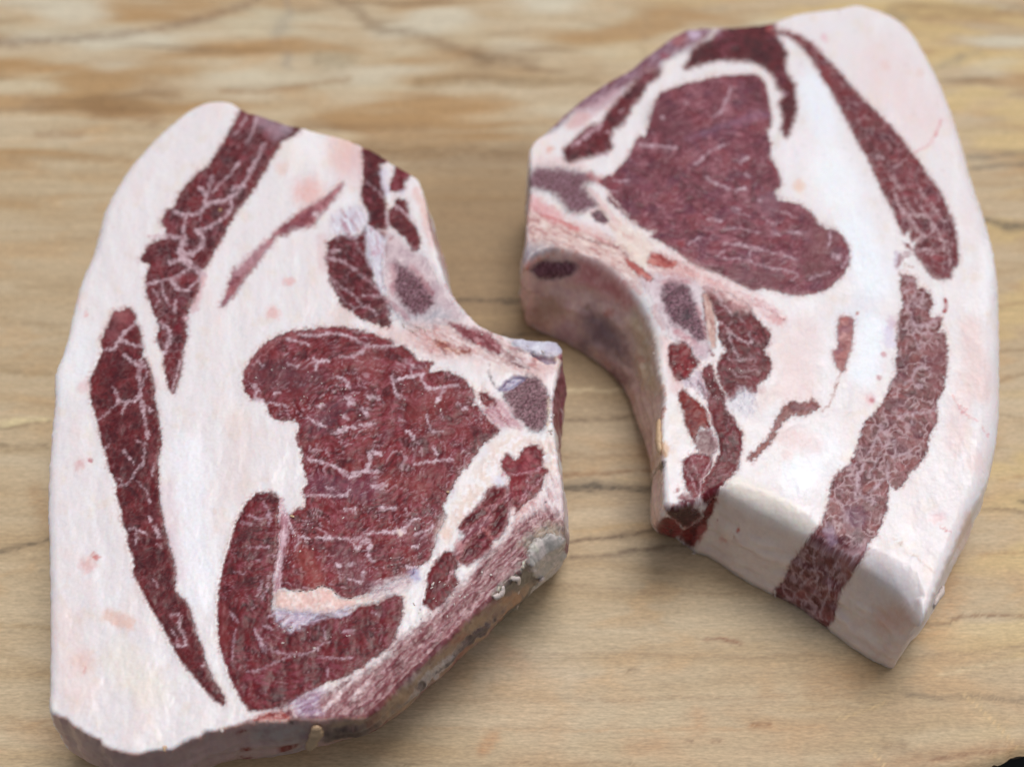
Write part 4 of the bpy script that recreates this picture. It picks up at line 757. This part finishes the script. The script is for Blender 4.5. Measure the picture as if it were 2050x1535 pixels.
    A('W 610,140 645,115 700,170 780,230 830,300 850,380 850,420 780,390 740,460 735,525 700,440 660,370 660,300 625,220', 'meat', 15, c1=(118,50,46), c2=(140,80,72), c3=(96,32,32), fl=.0, gain=1.0, edge=(156,96,80))
    A('W 770,420 850,430 905,500 915,560 870,620 780,610 735,560', 'flat', 12, c=(146,118,120), c2=(124,90,94), soft=4, rag=6, rough=.25)
    A('W 720,600 860,630 860,700 790,800 770,900 740,960 680,890 650,770 645,660', 'meat', 13, c1=(108,50,60), c2=(132,84,92), c3=(84,32,40), fl=.1, gain=1.2, ang=80)
    p.veins('12 W 850,440 915,540 870,640 800,760 770,880 800,990;8 W 650,700 710,800 750,900 770,1000;8 W 820,600 760,640 720,620;8 W 840,400 900,520;6 W 700,640 760,760;6 W 690,900 760,1010', (186,152,160), .75)
    A('W 500,1030 560,1010 700,1015 775,1050 785,1100 720,1150 650,1170 560,1115', 'meat', 16, c1=(64,28,40), c2=(92,56,66), c3=(40,14,24), fl=.1, rag=6)
    A('W 455,1150 490,1100 560,1120 640,1190 620,1235 540,1245 460,1195', 'meat', 16, c1=(120,50,56), c2=(146,84,88), fl=.1, rag=4)
    A('W 620,1240 640,1200 720,1165 800,1110 800,1060 870,970 900,960 870,1040 830,1120 820,1180 770,1250 700,1330', 'meat', 16, c1=(118,28,30), c2=(140,60,56), c3=(90,18,24), fl=.05, rag=5)
    A('W 600,950 680,900 740,960 760,1030 620,1010', 'streaky', None, c=(130,76,86), c2=(92,38,48), ang=20, soft=6, rag=8)
    T_('W 600,880', (150,50,56), .7, 9); T_('W 640,940', (140,60,68), .6, 9)
    # end wall of fat
    T_('Y 875,615', (196,110,96), .9, 5.5, rag=2); T_('Y 715,540', (150,50,60), .8, 3, rag=2); T_('Y 760,690', (206,150,146), .5, 10); T_('Y 850,660', (190,150,130), .5, 6)
    T_('X 850,1110 X 950,1100', (206,160,146), .55, 40); T_('Y 620,600 Y 560,700', (200,120,120), .4, 12)
    T_('X 1500,300 X 1350,900', (222,190,184), .6, 14)

OUT_R = '''1549,48,1.2 1590,31,3 1630,26,4 1682,19,4 1708,12,4 1724,15,4 1760,26,5 1792,38,5 1818,58,5 1836,80,5 1854,112,5 1878,156,5 1899,206,5 1914,250,5 1930,300,5 1943,349,5 1959,396,5 1980,462,5 1993,519,5 2001,571,5 2003,640,5
 2004,700,5.5 2004,756,6 2004,834,6 1998,887,6 1988,939,6 1978,975,5,1958,1010 1960,1005,4.5,1948,1040 1940,1040,4,1936,1078 1925,1072,3.5,1926,1105 1906,1112,3,1902,1143 1884,1160,2.5,1880,1195 1862,1215,2,1850,1250 1848,1243,2,1818,1298
 1840,1252,3.5,1790,1347 1822,1224,6,1768,1338 1797,1190,7,1742,1329 1758,1164,7.5,1715,1314 1719,1143,6.5,1680,1288 1690,1116,5,1646,1262 1659,1102,4,1612,1234 1632,1088,4,1585,1218 1610,1078,5.5,1562,1206 1583,1066,6.5,1539,1195 1550,1048,6.5,1505,1180
 1510,1030,6,1467,1158 1484,1014,5.5,1440,1137 1458,1000,4.5,1412,1120 1443,984,2.5,1390,1112 1425,990,2,1378,1098 1402,1006,2,1362,1088 1375,1016,2,1345,1081 1350,1022,2,1328,1075 1334,1020,2,1314,1074 1328,1008,1.5,1305,1064
 1328,985,1.5,1299,1045 1328,965,1.5,1300,1015 1327,932,1.2,1301,980 1324,906,1,1304,950 1322,870,1,1300,928 1325,835,1,1293,908 1328,805,1,1282,880 1326,775,1.2,1272,858 1315,748,2,1262,828 1310,710,2.5,1253,803 1306,680,3,1245,788
 1298,650,3,1236,774 1284,620,3,1222,757 1266,594,3,1208,744 1247,573,2.5,1193,733 1221,547,2,1177,722 1198,530,2,1160,710 1156,516,2,1128,692 1134,509,2,1108,682 1112,503,2,1088,673 1080,513,2,1066,661 1052,534,2,1048,642
 1047,522,1.5,1040,625 1052,490,1,1043,600 1054,460,1,1047,570 1056,432,1 1060,406,1 1061,365,1 1059,326,1 1060,300,1 1068,285,1 1091,268,1 1115,245,1 1141,221,1 1169,198,1 1203,175,1 1235,156,1 1268,138,1 1289,117,1 1313,102,1 1336,83,1
 1360,68,1 1375,61,1 1406,59,1 1443,57,1 1500,55,1'''
PARTS_R = {1:('lean_meat', MMEAT, 'mauve muscle edge along the far rim'), 2:('lean_meat', MMEAT, 'dark hooked muscle over the top of the eye muscle'), 3:('lean_meat', MMEAT, 'small dark muscle at the far left rim'), 4:('lean_meat', MMEAT, 'large brownish purple eye muscle'),
 5:('lean_meat', MMEAT, 'long dark strip curving down the fat side'), 6:('lean_meat', MMEAT, 'streaky strip running down over the end wall'), 7:('lean_meat', MMEAT, 'thin pink muscle sliver in the fat'), 8:('lean_meat', MMEAT, 'small brown muscle sliver in the fat'),
 9:('lean_meat', MMEAT, 'dark marbled muscle beside the rib bone'), 10:('bone', MBONE, 'pale lilac rib bone'), 11:('marrow', MBONE, None), 12:('membrane', MMEAT, None), 13:('lean_meat', MMEAT, 'small red muscle by the inner rim'),
 14:('lean_meat', MMEAT, 'narrow red muscle strip running down to the corner'), 15:('lean_meat', MMEAT, 'red brown muscle behind the fat lip'), 16:('lean_meat', MMEAT, 'dark red muscle at the lower left corner')}

chopL = build_chop('pork_chop', 'left pork chop with a large marbled eye muscle and a grey knob at its corner', OUT_L, paint_left, PARTS_L)
chopR = build_chop('pork_chop', 'right pork chop with a smooth brownish eye muscle and a thick squared-off fat end', OUT_R, paint_right, PARTS_R, bulge=.0006)

# ---------------------------------------------------------------- saw crumbs and shreds of fat lying on the chops
def scrap_mat(name, c, rough=.4):
    m = bpy.data.materials.new(name); m.use_nodes = True; b = m.node_tree.nodes['Principled BSDF']
    n = m.node_tree.nodes.new('ShaderNodeTexNoise'); n.inputs['Scale'].default_value = 900
    r = m.node_tree.nodes.new('ShaderNodeValToRGB'); r.color_ramp.elements[0].color = (*(lin(c)*.75), 1); r.color_ramp.elements[1].color = (*np.minimum(lin(c)*1.15, 1), 1)
    m.node_tree.links.new(n.outputs['Fac'], r.inputs[0]); m.node_tree.links.new(r.outputs[0], b.inputs['Base Color']); b.inputs['Roughness'].default_value = rough
    return m
MS = scrap_mat('fat_scrap', (214, 200, 196)); MT = scrap_mat('tan_scrap', (206, 174, 140))
def at_px(chop, p):
    _, _, V, N, px, nT = chop
    toc = CAM-(V+chop[1]); vis = (N*toc).sum(1) > 0
    d = (px[:, 0]-p[0])**2+(px[:, 1]-p[1])**2+np.where(vis, 0, 1e6); k = d.argmin(); return V[k], N[k]
ICO = None
def crumbs(chop, spots, mat):
    global ICO
    if ICO is None:
        bm_ = bmesh.new(); bmesh.ops.create_icosphere(bm_, subdivisions=1, radius=1); ICO = (np.array([v.co[:] for v in bm_.verts]), [[v.index for v in f.verts] for f in bm_.faces]); bm_.free()
    vs, fs = [], []
    for txt, n, r0, r1 in spots:
        P_ = P(txt); lo, hi = P_.min(0), P_.max(0); c = 0
        while c < n:
            q = rng.uniform(lo, hi)
            if not inside(q[None], P_)[0]: continue
            c += 1; p, nn = at_px(chop, q); r = rng.uniform(r0, r1)*.001
            v = ICO[0]*rng.uniform(.55, 1.35, (len(ICO[0]), 1))*np.array([r*rng.uniform(.7, 1.9), r*rng.uniform(.5, 1.), r*.55])
            a = rng.uniform(0, 6.28); v = np.stack([v[:, 0]*math.cos(a)-v[:, 1]*math.sin(a), v[:, 0]*math.sin(a)+v[:, 1]*math.cos(a), v[:, 2]], 1)
            fs += [[k+len(vs)*len(ICO[0]) for k in f] for f in ICO[1]]; vs.append(v+p+nn*r*.25)
    me = bpy.data.meshes.new('crumb'); me.from_pydata(np.concatenate(vs).tolist(), [], fs); me.materials.append(mat)
    o = bpy.data.objects.new('crumb', me); C.objects.link(o); o.parent = chop[0]; o['kind'] = 'stuff'; me.polygons.foreach_set('use_smooth', np.ones(len(fs), bool))
def shred(chop, txt, radii, lift, mat, label=None, flat_=.6, name='fat_shred'):
    pts = smooth_poly(P(txt), 2, False); pr = [at_px(chop, p) for p in pts]; n0 = len(pts)
    lf = np.interp(np.linspace(0, 1, n0), np.linspace(0, 1, len(lift)), lift); Nn = np.array([n for _, n in pr])
    for _ in range(6): Nn[1:-1] = (Nn[:-2]+Nn[1:-1]*2+Nn[2:])/4
    A_ = np.array([p for p, _ in pr])
    for _ in range(3): A_[1:-1] = (A_[:-2]+A_[1:-1]*2+A_[2:])/4
    A_ = A_+Nn*lf[:, None]*.001
    t = np.linspace(0, n0-1, 4*n0); k = np.minimum(t.astype(int), n0-2); f = (t-k)[:, None]
    ax = A_[k]*(1-f)+A_[k+1]*f; nn = Nn[k]*(1-f)+Nn[k+1]*f; e_ = np.linspace(0, 1, len(t))
    rr = np.interp(e_, np.linspace(0, 1, len(radii)), radii)*.001*np.clip(np.minimum(e_, 1-e_)*6, .03, 1)**.5*(1+.12*np.sin(e_*17+len(t)))
    for _ in range(2): ax[1:-1] = (ax[:-2]+ax[1:-1]*2+ax[2:])/4
    tg = np.gradient(ax, axis=0)+1e-9; tg /= np.linalg.norm(tg, axis=1, keepdims=True); sd_ = np.cross(tg, nn); sd_ /= np.linalg.norm(sd_, axis=1, keepdims=True)+1e-9; up = np.cross(sd_, tg)
    M_ = 8; vs = []
    for q in range(len(t)):
        for a in range(M_):
            w_ = 2*math.pi*a/M_; j = rng.uniform(.8, 1.2); vs.append(ax[q]+(sd_[q]*math.cos(w_)+up[q]*math.sin(w_)*flat_)*rr[q]*j)
    fs = [[q*M_+a, q*M_+(a+1) % M_, (q+1)*M_+(a+1) % M_, (q+1)*M_+a] for q in range(len(t)-1) for a in range(M_)]+[list(range(M_))[::-1], list(range((len(t)-1)*M_, len(t)*M_))]
    me = bpy.data.meshes.new(name); me.from_pydata([tuple(v) for v in vs], [], fs); me.materials.append(mat); me.polygons.foreach_set('use_smooth', np.ones(len(fs), bool))
    o = bpy.data.objects.new(name, me); C.objects.link(o); o.parent = chop[0]
    if label: o['label'] = label
crumbs(chopL, [('D 500,900 900,950 1150,1150 1100,1350 800,1400 560,1150' , 22, .15, .34), ('D 250,850 500,900 350,1150 180,1100', 6, .15, .3), ('G 500,650 1500,600 1500,1150 500,1100', 16, .15, .34), ('D 1200,1000 1800,1050 1850,1250 1200,1400', 12, .15, .35),
    ('J 450,400 900,500 1200,500 700,700', 14, .15, .35), ('E 150,300 400,400 500,450 250,450', 14, .2, .45), ('E 1320,900 1350,900 1390,1230 1350,1240', 16, .2, .4), ('K 60,500 600,400 900,200 900,500 300,900', 30, .15, .4), ('E 800,450 1400,520 1380,620 900,600', 12, .2, .4)], MS)
crumbs(chopR, [('U 350,560 600,650 600,850 400,830', 8, .15, .3), ('U 620,750 900,700 900,1000 680,1000', 12, .12, .28), ('S 1090,480 1200,800 1260,1200 1230,1200 1150,800', 14, .15, .3), ('Q 480,620 640,660 640,700 500,700', 6, .2, .4)], MS)
shred(chopL, 'J 900,1195 900,1240 872,1290 838,1335', (1.1, 1.5, 1.3, .5), (.5, 1.2, 1.5, 1.4), MT, 'tan curled flap hanging over the cut edge')
shred(chopL, 'I 1500,1230 1515,1262', (.7, .25), (.2, .6), MS); shred(chopL, 'I 1065,1370 1075,1400', (.6, .2), (.3, .5), MT); shred(chopL, 'K 1262,380 1275,425', (1.2, .3), (.6, .5), MS)
shred(chopL, 'G 1700,515 1725,528', (.3, .35), (.3, .5), MT); shred(chopL, 'G 500,700 540,715', (.28, .3), (.3, .4), MT); shred(chopL, 'K 910,550 950,520 990,480', (.6, .9, .4), (.4, .6, .5), MS); shred(chopL, 'K 1050,420 1085,398 1100,402', (.4, .7, .3), (.4, .6, .5), MS)
shred(chopR, 'Y 1155,1070 1168,1120', (.35, .12), (.3, .8), MS); shred(chopR, 'Y 545,800 505,820', (.35, .12), (.2, .8), MS)
shred(chopR, 'X 1260,990 1330,880 1345,820', (.8, 1.2, .6), (.4, .8, .5), MS)
shred(chopR, 'W 475,330 470,470 478,600', (.9, 1.3, 1.1), (.3, .6, .3), MT)

# ---------------------------------------------------------------- wooden board
bx0, bx1, by0, by1 = -.27, .27, -.20, .30
def edge_y(x): return -.1305+.0*x
nxb, nyb = 620, 640
gx = np.linspace(bx0, bx1, nxb); 
corner = unproj(np.array([1931., 2050.]), np.array([1535., 1507.]), 0)
slope = (corner[1, 1]-corner[0, 1])/(corner[1, 0]-corner[0, 0])
ey = corner[0, 1]-.0006+slope*(gx-corner[0, 0])*sst(-.02, .10, gx)*1.0+(fbm(gx*60, gx*0, 80, 3)-.5)*.004+(fbm(gx*500, gx*0, 81, 3)-.5)*.0012-.012*sst(.10, -.05, gx)
tv = np.linspace(0, 1, nyb)
VB = np.zeros((nyb, nxb, 3)); VB[..., 0] = gx[None]; VB[..., 1] = ey[None]+(by1-ey[None])*tv[:, None]
rd = np.clip(1-(VB[..., 1]-ey[None])/.0025, 0, 1); VB[..., 2] = -.0018*rd**2
V2 = VB.reshape(-1, 3); pb = proj(V2); x, y = pb[:, 0], pb[:, 1]; X, Y = V2[:, 0]*1000, V2[:, 1]*1000
wx = X+(fbm(X/40, Y/12, 90, 3)-.5)*30; wy = Y+(fbm(X/60, Y/25, 91, 3)-.5)*7
def mixc(a, c, t): return a*(1-t)[:, None]+lin(c)*t[:, None]
col = lin((208, 189, 160))*np.ones((len(V2), 3))
a = fbm(wx/95, wy/12, 92, 3); b = fbm(wx/60, wy/4, 93, 3); c = fbm(wx/26, wy/16, 94, 4); g = fbm(wx/22, wy/.9, 95, 3)
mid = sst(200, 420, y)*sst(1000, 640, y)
col = mixc(col, (220, 206, 182), sst(.46, .82, a)*.6); col = mixc(col, (190, 162, 124), sst(.52, .22, a)*.5)
col = mixc(col, (184, 152, 112), sst(.62, .9, b)*.25); col = mixc(col, (212, 178, 136), sst(.52, .80, c)*.5)
col = mixc(col, (216, 208, 184), sst(.46, .80, fbm(X/100+wx/200, wy/15, 96, 3))*sst(500, 0, y)*.7)
col = mixc(col, (184, 144, 92), sst(.42, .74, fbm(X/120+wx/300, wy/15, 97, 3))*sst(800, 250, y)*.8)
col = mixc(col, (222, 198, 146), sst(.42, .66, fbm(wx/60, wy/20, 86, 3))*sst(1300, 1900, x+.5*(600-y))*.8)
col = mixc(col, (226, 222, 206), sst(.50, .80, fbm(X/90+wx/200, wy/20, 87, 2))*sst(330, 60, y)*.8)
col = mixc(col, (140, 108, 70), sst(.58, .84, fbm(X/110+wx/300, wy/7, 88, 3))*sst(560, 150, y)*.65)
col = mixc(col, (164, 140, 108), mid*sst(700, 900, x)*sst(1500, 1200, x)*.8+mid*.15)  # darker wood between the chops, with the shade of the gap painted in
col = mixc(col, (206, 176, 146), sst(1200, 1500, y)*sst(.35, .65, c)*.35)
col *= (.75+.07*g)[:, None]*np.array([1.03, .99, .92])
hb = (g-.5)*.00006
qb = np.stack([x+(fbm(X/9, Y/3, 98, 3)-.5)*22, y+(fbm(X/16, Y/5, 99, 3)-.5)*13+(fbm(X/2.5, Y/.8, 84, 2)-.5)*4], -1)
def bline(txt, w_, cc, a_, brk=.5):
    global col
    pts = smooth_poly(P('Z '+txt), 1, False); lo = pts.min(0)-w_*2-20; hi = pts.max(0)+w_*2+20
    i = np.nonzero(((qb >= lo) & (qb <= hi)).all(1))[0]
    if not len(i): return
    d = segdist(qb[i], pts, False)
    wn = w_*.5*(.35+1.3*fbm(X[i]/7, Y[i]/2, 101, 3)); sf = np.clip((w_-9)/12, 0, 1); m = sst(wn*(1.5+.9*sf)+1.2, wn*.4*(1-sf), d)*a_*(1-.25*sf)*(1-brk*sst(.55, .35, fbm(X[i]/4, Y[i]/1.2, 102, 2)))
    m = np.clip(m*.85+sst(w_*1.8+4, 0, d)*a_*.18, 0, 1)*.85; col[i] = mixc(col[i], cc, m)
DK, BR, GY, OR, LT = (74, 58, 44), (136, 100, 66), (130, 124, 118), (186, 130, 84), (214, 196, 160)
for t, w_, cc, a_ in (('-40,86 27,84 102,82 205,73 273,65 376,48 444,27 512,3 560,-40', 13, (120,92,70), .75), ('574,-10 580,34', 9, GY, .5), ('550,66 572,50', 20, GY, .6), ('577,112 577,128', 16, GY, .55),
    ('640,-20 678,0 721,23 744,55 815,66 893,90 951,113 1020,122 1068,129', 16, (122,96,68), .75), ('640,121 690,121', 30, (126,110,82), .7), ('955,118 970,124', 26, (112,88,58), .7), ('1290,30 1290,110', 14, (150,126,96), .4),
    ('830,165 1190,163', 14, (140,116,80), .7), ('600,250 850,252', 16, (146,112,72), .6), ('75,270 160,270', 14, (136,100,66), .6), ('60,205 110,206', 18, (140,110,80), .6), ('190,222 240,225', 22, (130,96,60), .7), ('280,235 310,242', 20, (136,98,60), .6), ('20,317 260,318', 12, (150,118,78), .6),
    ('300,178 345,190', 26, (150,116,78), .7), ('440,186 540,182 700,160', 10, (146,108,66), .6), ('736,304 860,310 950,308 1050,306', 26, (116,88,54), .75), ('700,330 1040,345', 10, (140,110,72), .5), ('760,395 1030,400', 10, (140,108,68), .45),
    ('905,604 1045,602', 6, DK, .85), ('1005,672 1100,668', 8, DK, .75), ('890,430 1040,440', 20, (150,120,86), .5), ('900,520 1040,525', 16, (140,112,78), .5),
    ('1940,315 2060,307', 9, (120,108,92), .8), ('1945,337 2060,328', 10, (104,94,82), .8), ('1960,438 1986,444 2012,457 2060,450', 11, (70,64,58), .9), ('1870,138 1957,105', 12, (120,116,112), .5), ('1790,22 1900,26 2060,22', 22, (140,106,68), .6), ('1780,30 1810,40', 14, (136,124,104), .6),
    ('1990,615 2060,606', 6, BR, .5), ('2000,706 2060,696', 7, (138,112,80), .7), ('2000,762 2060,745', 6, (138,112,80), .6), ('2000,830 2060,840', 5, (150,124,90), .5), ('2000,540 2060,535', 5, (160,134,96), .5),
    ('1110,978 1150,976 1190,972 1241,979 1320,982', 12, (62,52,42), .9), ('1150,972 1230,974', 18, (64,56,46), .75), ('1120,952 1223,946 1310,940', 6, (138,100,64), .75), ('1120,1088 1165,1085 1205,1076 1259,1069 1310,1063', 7, (92,70,52), .85), ('1120,1117 1223,1109 1281,1096 1390,1094', 5, (110,88,68), .8),
    ('1230,1108 1300,1102 1400,1108', 10, (136,118,98), .5), ('1110,846 1198,836 1280,832', 5, (104,82,60), .7), ('1110,784 1250,781', 10, LT, .7), ('1115,878 1240,874', 10, (204,180,148), .6), ('1110,915 1290,912', 8, (150,122,90), .5), ('1255,1020 1300,1024', 34, (150,134,116), .55),
    ('1150,1062 1280,1050', 6, (190,160,116), .6), ('1416,1278 1447,1280 1484,1285', 5, (132,84,58), .9), ('975,1308 1279,1309 1435,1315 1660,1311', 3.5, (140,110,82), .38), ('800,1403 1201,1400 1600,1391', 3.5, (150,118,88), .38), ('1000,1168 1200,1175 1300,1185 1480,1188', 3.5, (140,110,82), .38),
    ('1004,1300 1044,1330', 26, OR, .4), ('962,1500 990,1474', 16, OR, .7), ('1395,1432 1402,1450', 26, OR, .45), ('1270,1492 1320,1488', 26, OR, .4), ('1505,1452 1540,1450', 8, (140,88,44), .75), ('1370,1485 1390,1484', 6, (110,80,60), .7), ('1428,1482 1440,1483', 5, (120,80,50), .7),
    ('800,1531 1201,1527 1270,1532', 4, (120,94,66), .45), ('850,1457 1300,1462 1650,1455', 4, (186,140,96), .35), ('1258,1341 1272,1339', 5, (110,90,66), .7), ('1640,1380 1700,1362 1740,1350', 50, (164,124,82), .6), ('1890,1150 1900,1210 1870,1260', 44, (196,146,96), .6),
    ('1910,1236 2002,1233 2060,1232', 6, (128,92,62), .85), ('1845,1250 1905,1246', 5, (130,100,72), .75), ('1806,1385 1858,1396 1900,1396 1963,1394 2060,1402', 9, (128,110,88), .75), ('1775,1488 1810,1490', 14, (140,112,84), .6), ('1950,1016 2060,1028', 6, (110,84,62), .7),
    ('2041,1006 2060,1008', 6, (40,30,26), .9), ('2000,960 2060,952', 5, (176,136,90), .6), ('1780,1320 1900,1310 2050,1290', 5, (160,134,102), .6), ('1880,1350 1980,1330 2060,1316', 5, (214,196,160), .5), ('1960,1110 2060,1104', 6, (176,140,98), .6),
    ('-20,848 98,838', 8, (220,204,160), .85), ('-20,855 98,846', 5, (110,90,64), .7), ('-20,893 95,891', 4, (110,90,66), .75), ('-20,1106 37,1096 100,1078', 9, (92,80,64), .85), ('75,985 95,1040', 22, (170,124,76), .5), ('0,905 100,900', 6, (140,118,86), .5), ('0,1250 95,1256', 10, (150,124,86), .6),
    ('0,1300 90,1340', 20, (160,130,90), .4), ('0,740 105,752', 12, (140,114,76), .6), ('0,640 120,655', 10, (150,124,88), .5), ('30,575 140,580', 12, (156,132,98), .5), ('0,1440 110,1450 200,1530', 20, (160,124,82), .5), ('1700,1535 1900,1515 2060,1490', 26, (150,104,70), .6), ('1860,1520 1960,1506 2000,1500', 4, (120,80,54), .7),
    ('1240,960 1320,958', 6, (200,176,136), .6), ('1120,1020 1250,1010', 8, (176,150,116), .5), ('940,640 1040,636', 12, (176,150,110), .5), ('880,1420 1100,1440', 60, (212,190,160), .35), ('1000,1330 1140,1340', 50, (214,194,172), .4)): bline(t, w_, cc, a_)
sdp = np.zeros(len(V2))
for t in ('1676,1440 1728,1422 1775,1403', '1931,1390 1963,1416 2002,1456 2041,1500', '1739,1496 1775,1536'):
    pts = P('Z '+t); i = np.nonzero((np.abs(x-pts[:, 0].mean()) < 90) & (np.abs(y-pts[:, 1].mean()) < 90))[0]
    q = np.stack([x[i], y[i]], -1); d = segdist(q, pts, False); col[i] = mixc(col[i], (214, 184, 138), sst(3.6, .4, d)*.6); sdp[i] -= sst(2.6, .6, d)*.00035
V2[:, 2] += hb*(rd.ravel() < .01)+sdp
Fb = (np.arange(nyb-1)[:, None]*nxb+np.arange(nxb-1)[None]).reshape(-1, 1); Fb = np.concatenate([Fb, Fb+1, Fb+nxb+1, Fb+nxb], 1)
mb = bpy.data.materials.new('spalted_maple'); mb.use_nodes = True; t = mb.node_tree; N_ = t.nodes; L_ = t.links; bs = N_['Principled BSDF']
at = N_.new('ShaderNodeAttribute'); at.attribute_name = 'Col'; tc = N_.new('ShaderNodeTexCoord')
def nz(sx, sy, scale, det=4, dist=0.):
    mp = N_.new('ShaderNodeMapping'); mp.inputs['Scale'].default_value = (sx, sy, 1); L_.new(tc.outputs['Object'], mp.inputs[0])
    n = N_.new('ShaderNodeTexNoise'); n.inputs['Scale'].default_value = scale; n.inputs['Detail'].default_value = det; n.inputs['Distortion'].default_value = dist; L_.new(mp.outputs[0], n.inputs['Vector']); return n
f1 = nz(.16, 1, 1500, 3, .2); f2 = nz(.32, 1, 2100, 3); f3 = nz(.06, 1, 420, 5, .5)
def mrange(n, lo, hi, a_=.3, b_=.7):
    m = N_.new('ShaderNodeMapRange'); L_.new(n.outputs['Fac'], m.inputs['Value']); m.inputs['From Min'].default_value = a_; m.inputs['From Max'].default_value = b_; m.inputs['To Min'].default_value = lo; m.inputs['To Max'].default_value = hi; return m
def mul(a_, b_):
    m = N_.new('ShaderNodeMath'); m.operation = 'MULTIPLY'; L_.new(a_.outputs[0], m.inputs[0]); L_.new(b_.outputs[0], m.inputs[1]); return m
mm = mul(mul(mrange(f1, .88, 1.11), mrange(f2, .87, 1.12)), mrange(f3, .94, 1.06))
vm = N_.new('ShaderNodeVectorMath'); vm.operation = 'SCALE'; L_.new(at.outputs['Color'], vm.inputs[0]); L_.new(mm.outputs[0], vm.inputs['Scale']); L_.new(vm.outputs[0], bs.inputs['Base Color'])
bp = N_.new('ShaderNodeBump'); bp.inputs['Strength'].default_value = .35; bp.inputs['Distance'].default_value = .00025; L_.new(mm.outputs[0], bp.inputs['Height']); L_.new(bp.outputs[0], bs.inputs['Normal'])
bs.inputs['Roughness'].default_value = .55; bs.inputs['Specular IOR Level'].default_value = .35
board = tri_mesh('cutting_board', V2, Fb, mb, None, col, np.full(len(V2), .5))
board['label'] = 'pale wooden cutting board with dark grain lines lying under both pork chops'; board['category'] = 'cutting board'
# live edge and underside
side = np.concatenate([np.stack([gx, ey+.0008*k*k-(fbm(gx*300, gx*0+k, 83, 3)-.5)*.001, np.full(nxb, -.0018-.0042*k)], -1) for k in range(7)])
side[:nxb] = V2[:nxb]; nb_ = len(side)
Fs = np.concatenate([np.stack([np.arange(nxb-1)+k*nxb, np.arange(nxb-1)+(k+1)*nxb, np.arange(1, nxb)+(k+1)*nxb, np.arange(1, nxb)+k*nxb], 1) for k in range(6)])
mk = bpy.data.materials.new('bark_edge'); mk.use_nodes = True; kb = mk.node_tree.nodes['Principled BSDF']; kn = mk.node_tree.nodes.new('ShaderNodeTexNoise'); kn.inputs['Scale'].default_value = 300
kr = mk.node_tree.nodes.new('ShaderNodeValToRGB'); kr.color_ramp.elements[0].color = (.03, .02, .012, 1); kr.color_ramp.elements[1].color = (.16, .10, .06, 1)
mk.node_tree.links.new(kn.outputs['Fac'], kr.inputs[0]); mk.node_tree.links.new(kr.outputs[0], kb.inputs['Base Color']); kb.inputs['Roughness'].default_value = .8
tri_mesh('bark_edge', side, Fs, mk, board, np.full((nb_, 3), .1), np.full(nb_, .8))
# dark table below
me = bpy.data.meshes.new('table_top'); me.from_pydata([(-1.2, -.9, -.030), (1.2, -.9, -.030), (1.2, 1.2, -.030), (-1.2, 1.2, -.030)], [], [(0, 1, 2, 3)])
tb = bpy.data.objects.new('ground', me); C.objects.link(tb); tb['kind'] = 'structure'
mt = bpy.data.materials.new('dark_ground'); mt.use_nodes = True; g_ = mt.node_tree.nodes['Principled BSDF']; gn = mt.node_tree.nodes.new('ShaderNodeTexNoise'); gn.inputs['Scale'].default_value = 90; gn.inputs['Detail'].default_value = 6
gr = mt.node_tree.nodes.new('ShaderNodeValToRGB'); gr.color_ramp.elements[0].color = (.006, .007, .008, 1); gr.color_ramp.elements[1].color = (.05, .05, .05, 1)
mt.node_tree.links.new(gn.outputs['Fac'], gr.inputs[0]); mt.node_tree.links.new(gr.outputs[0], g_.inputs['Base Color']); me.materials.append(mt)
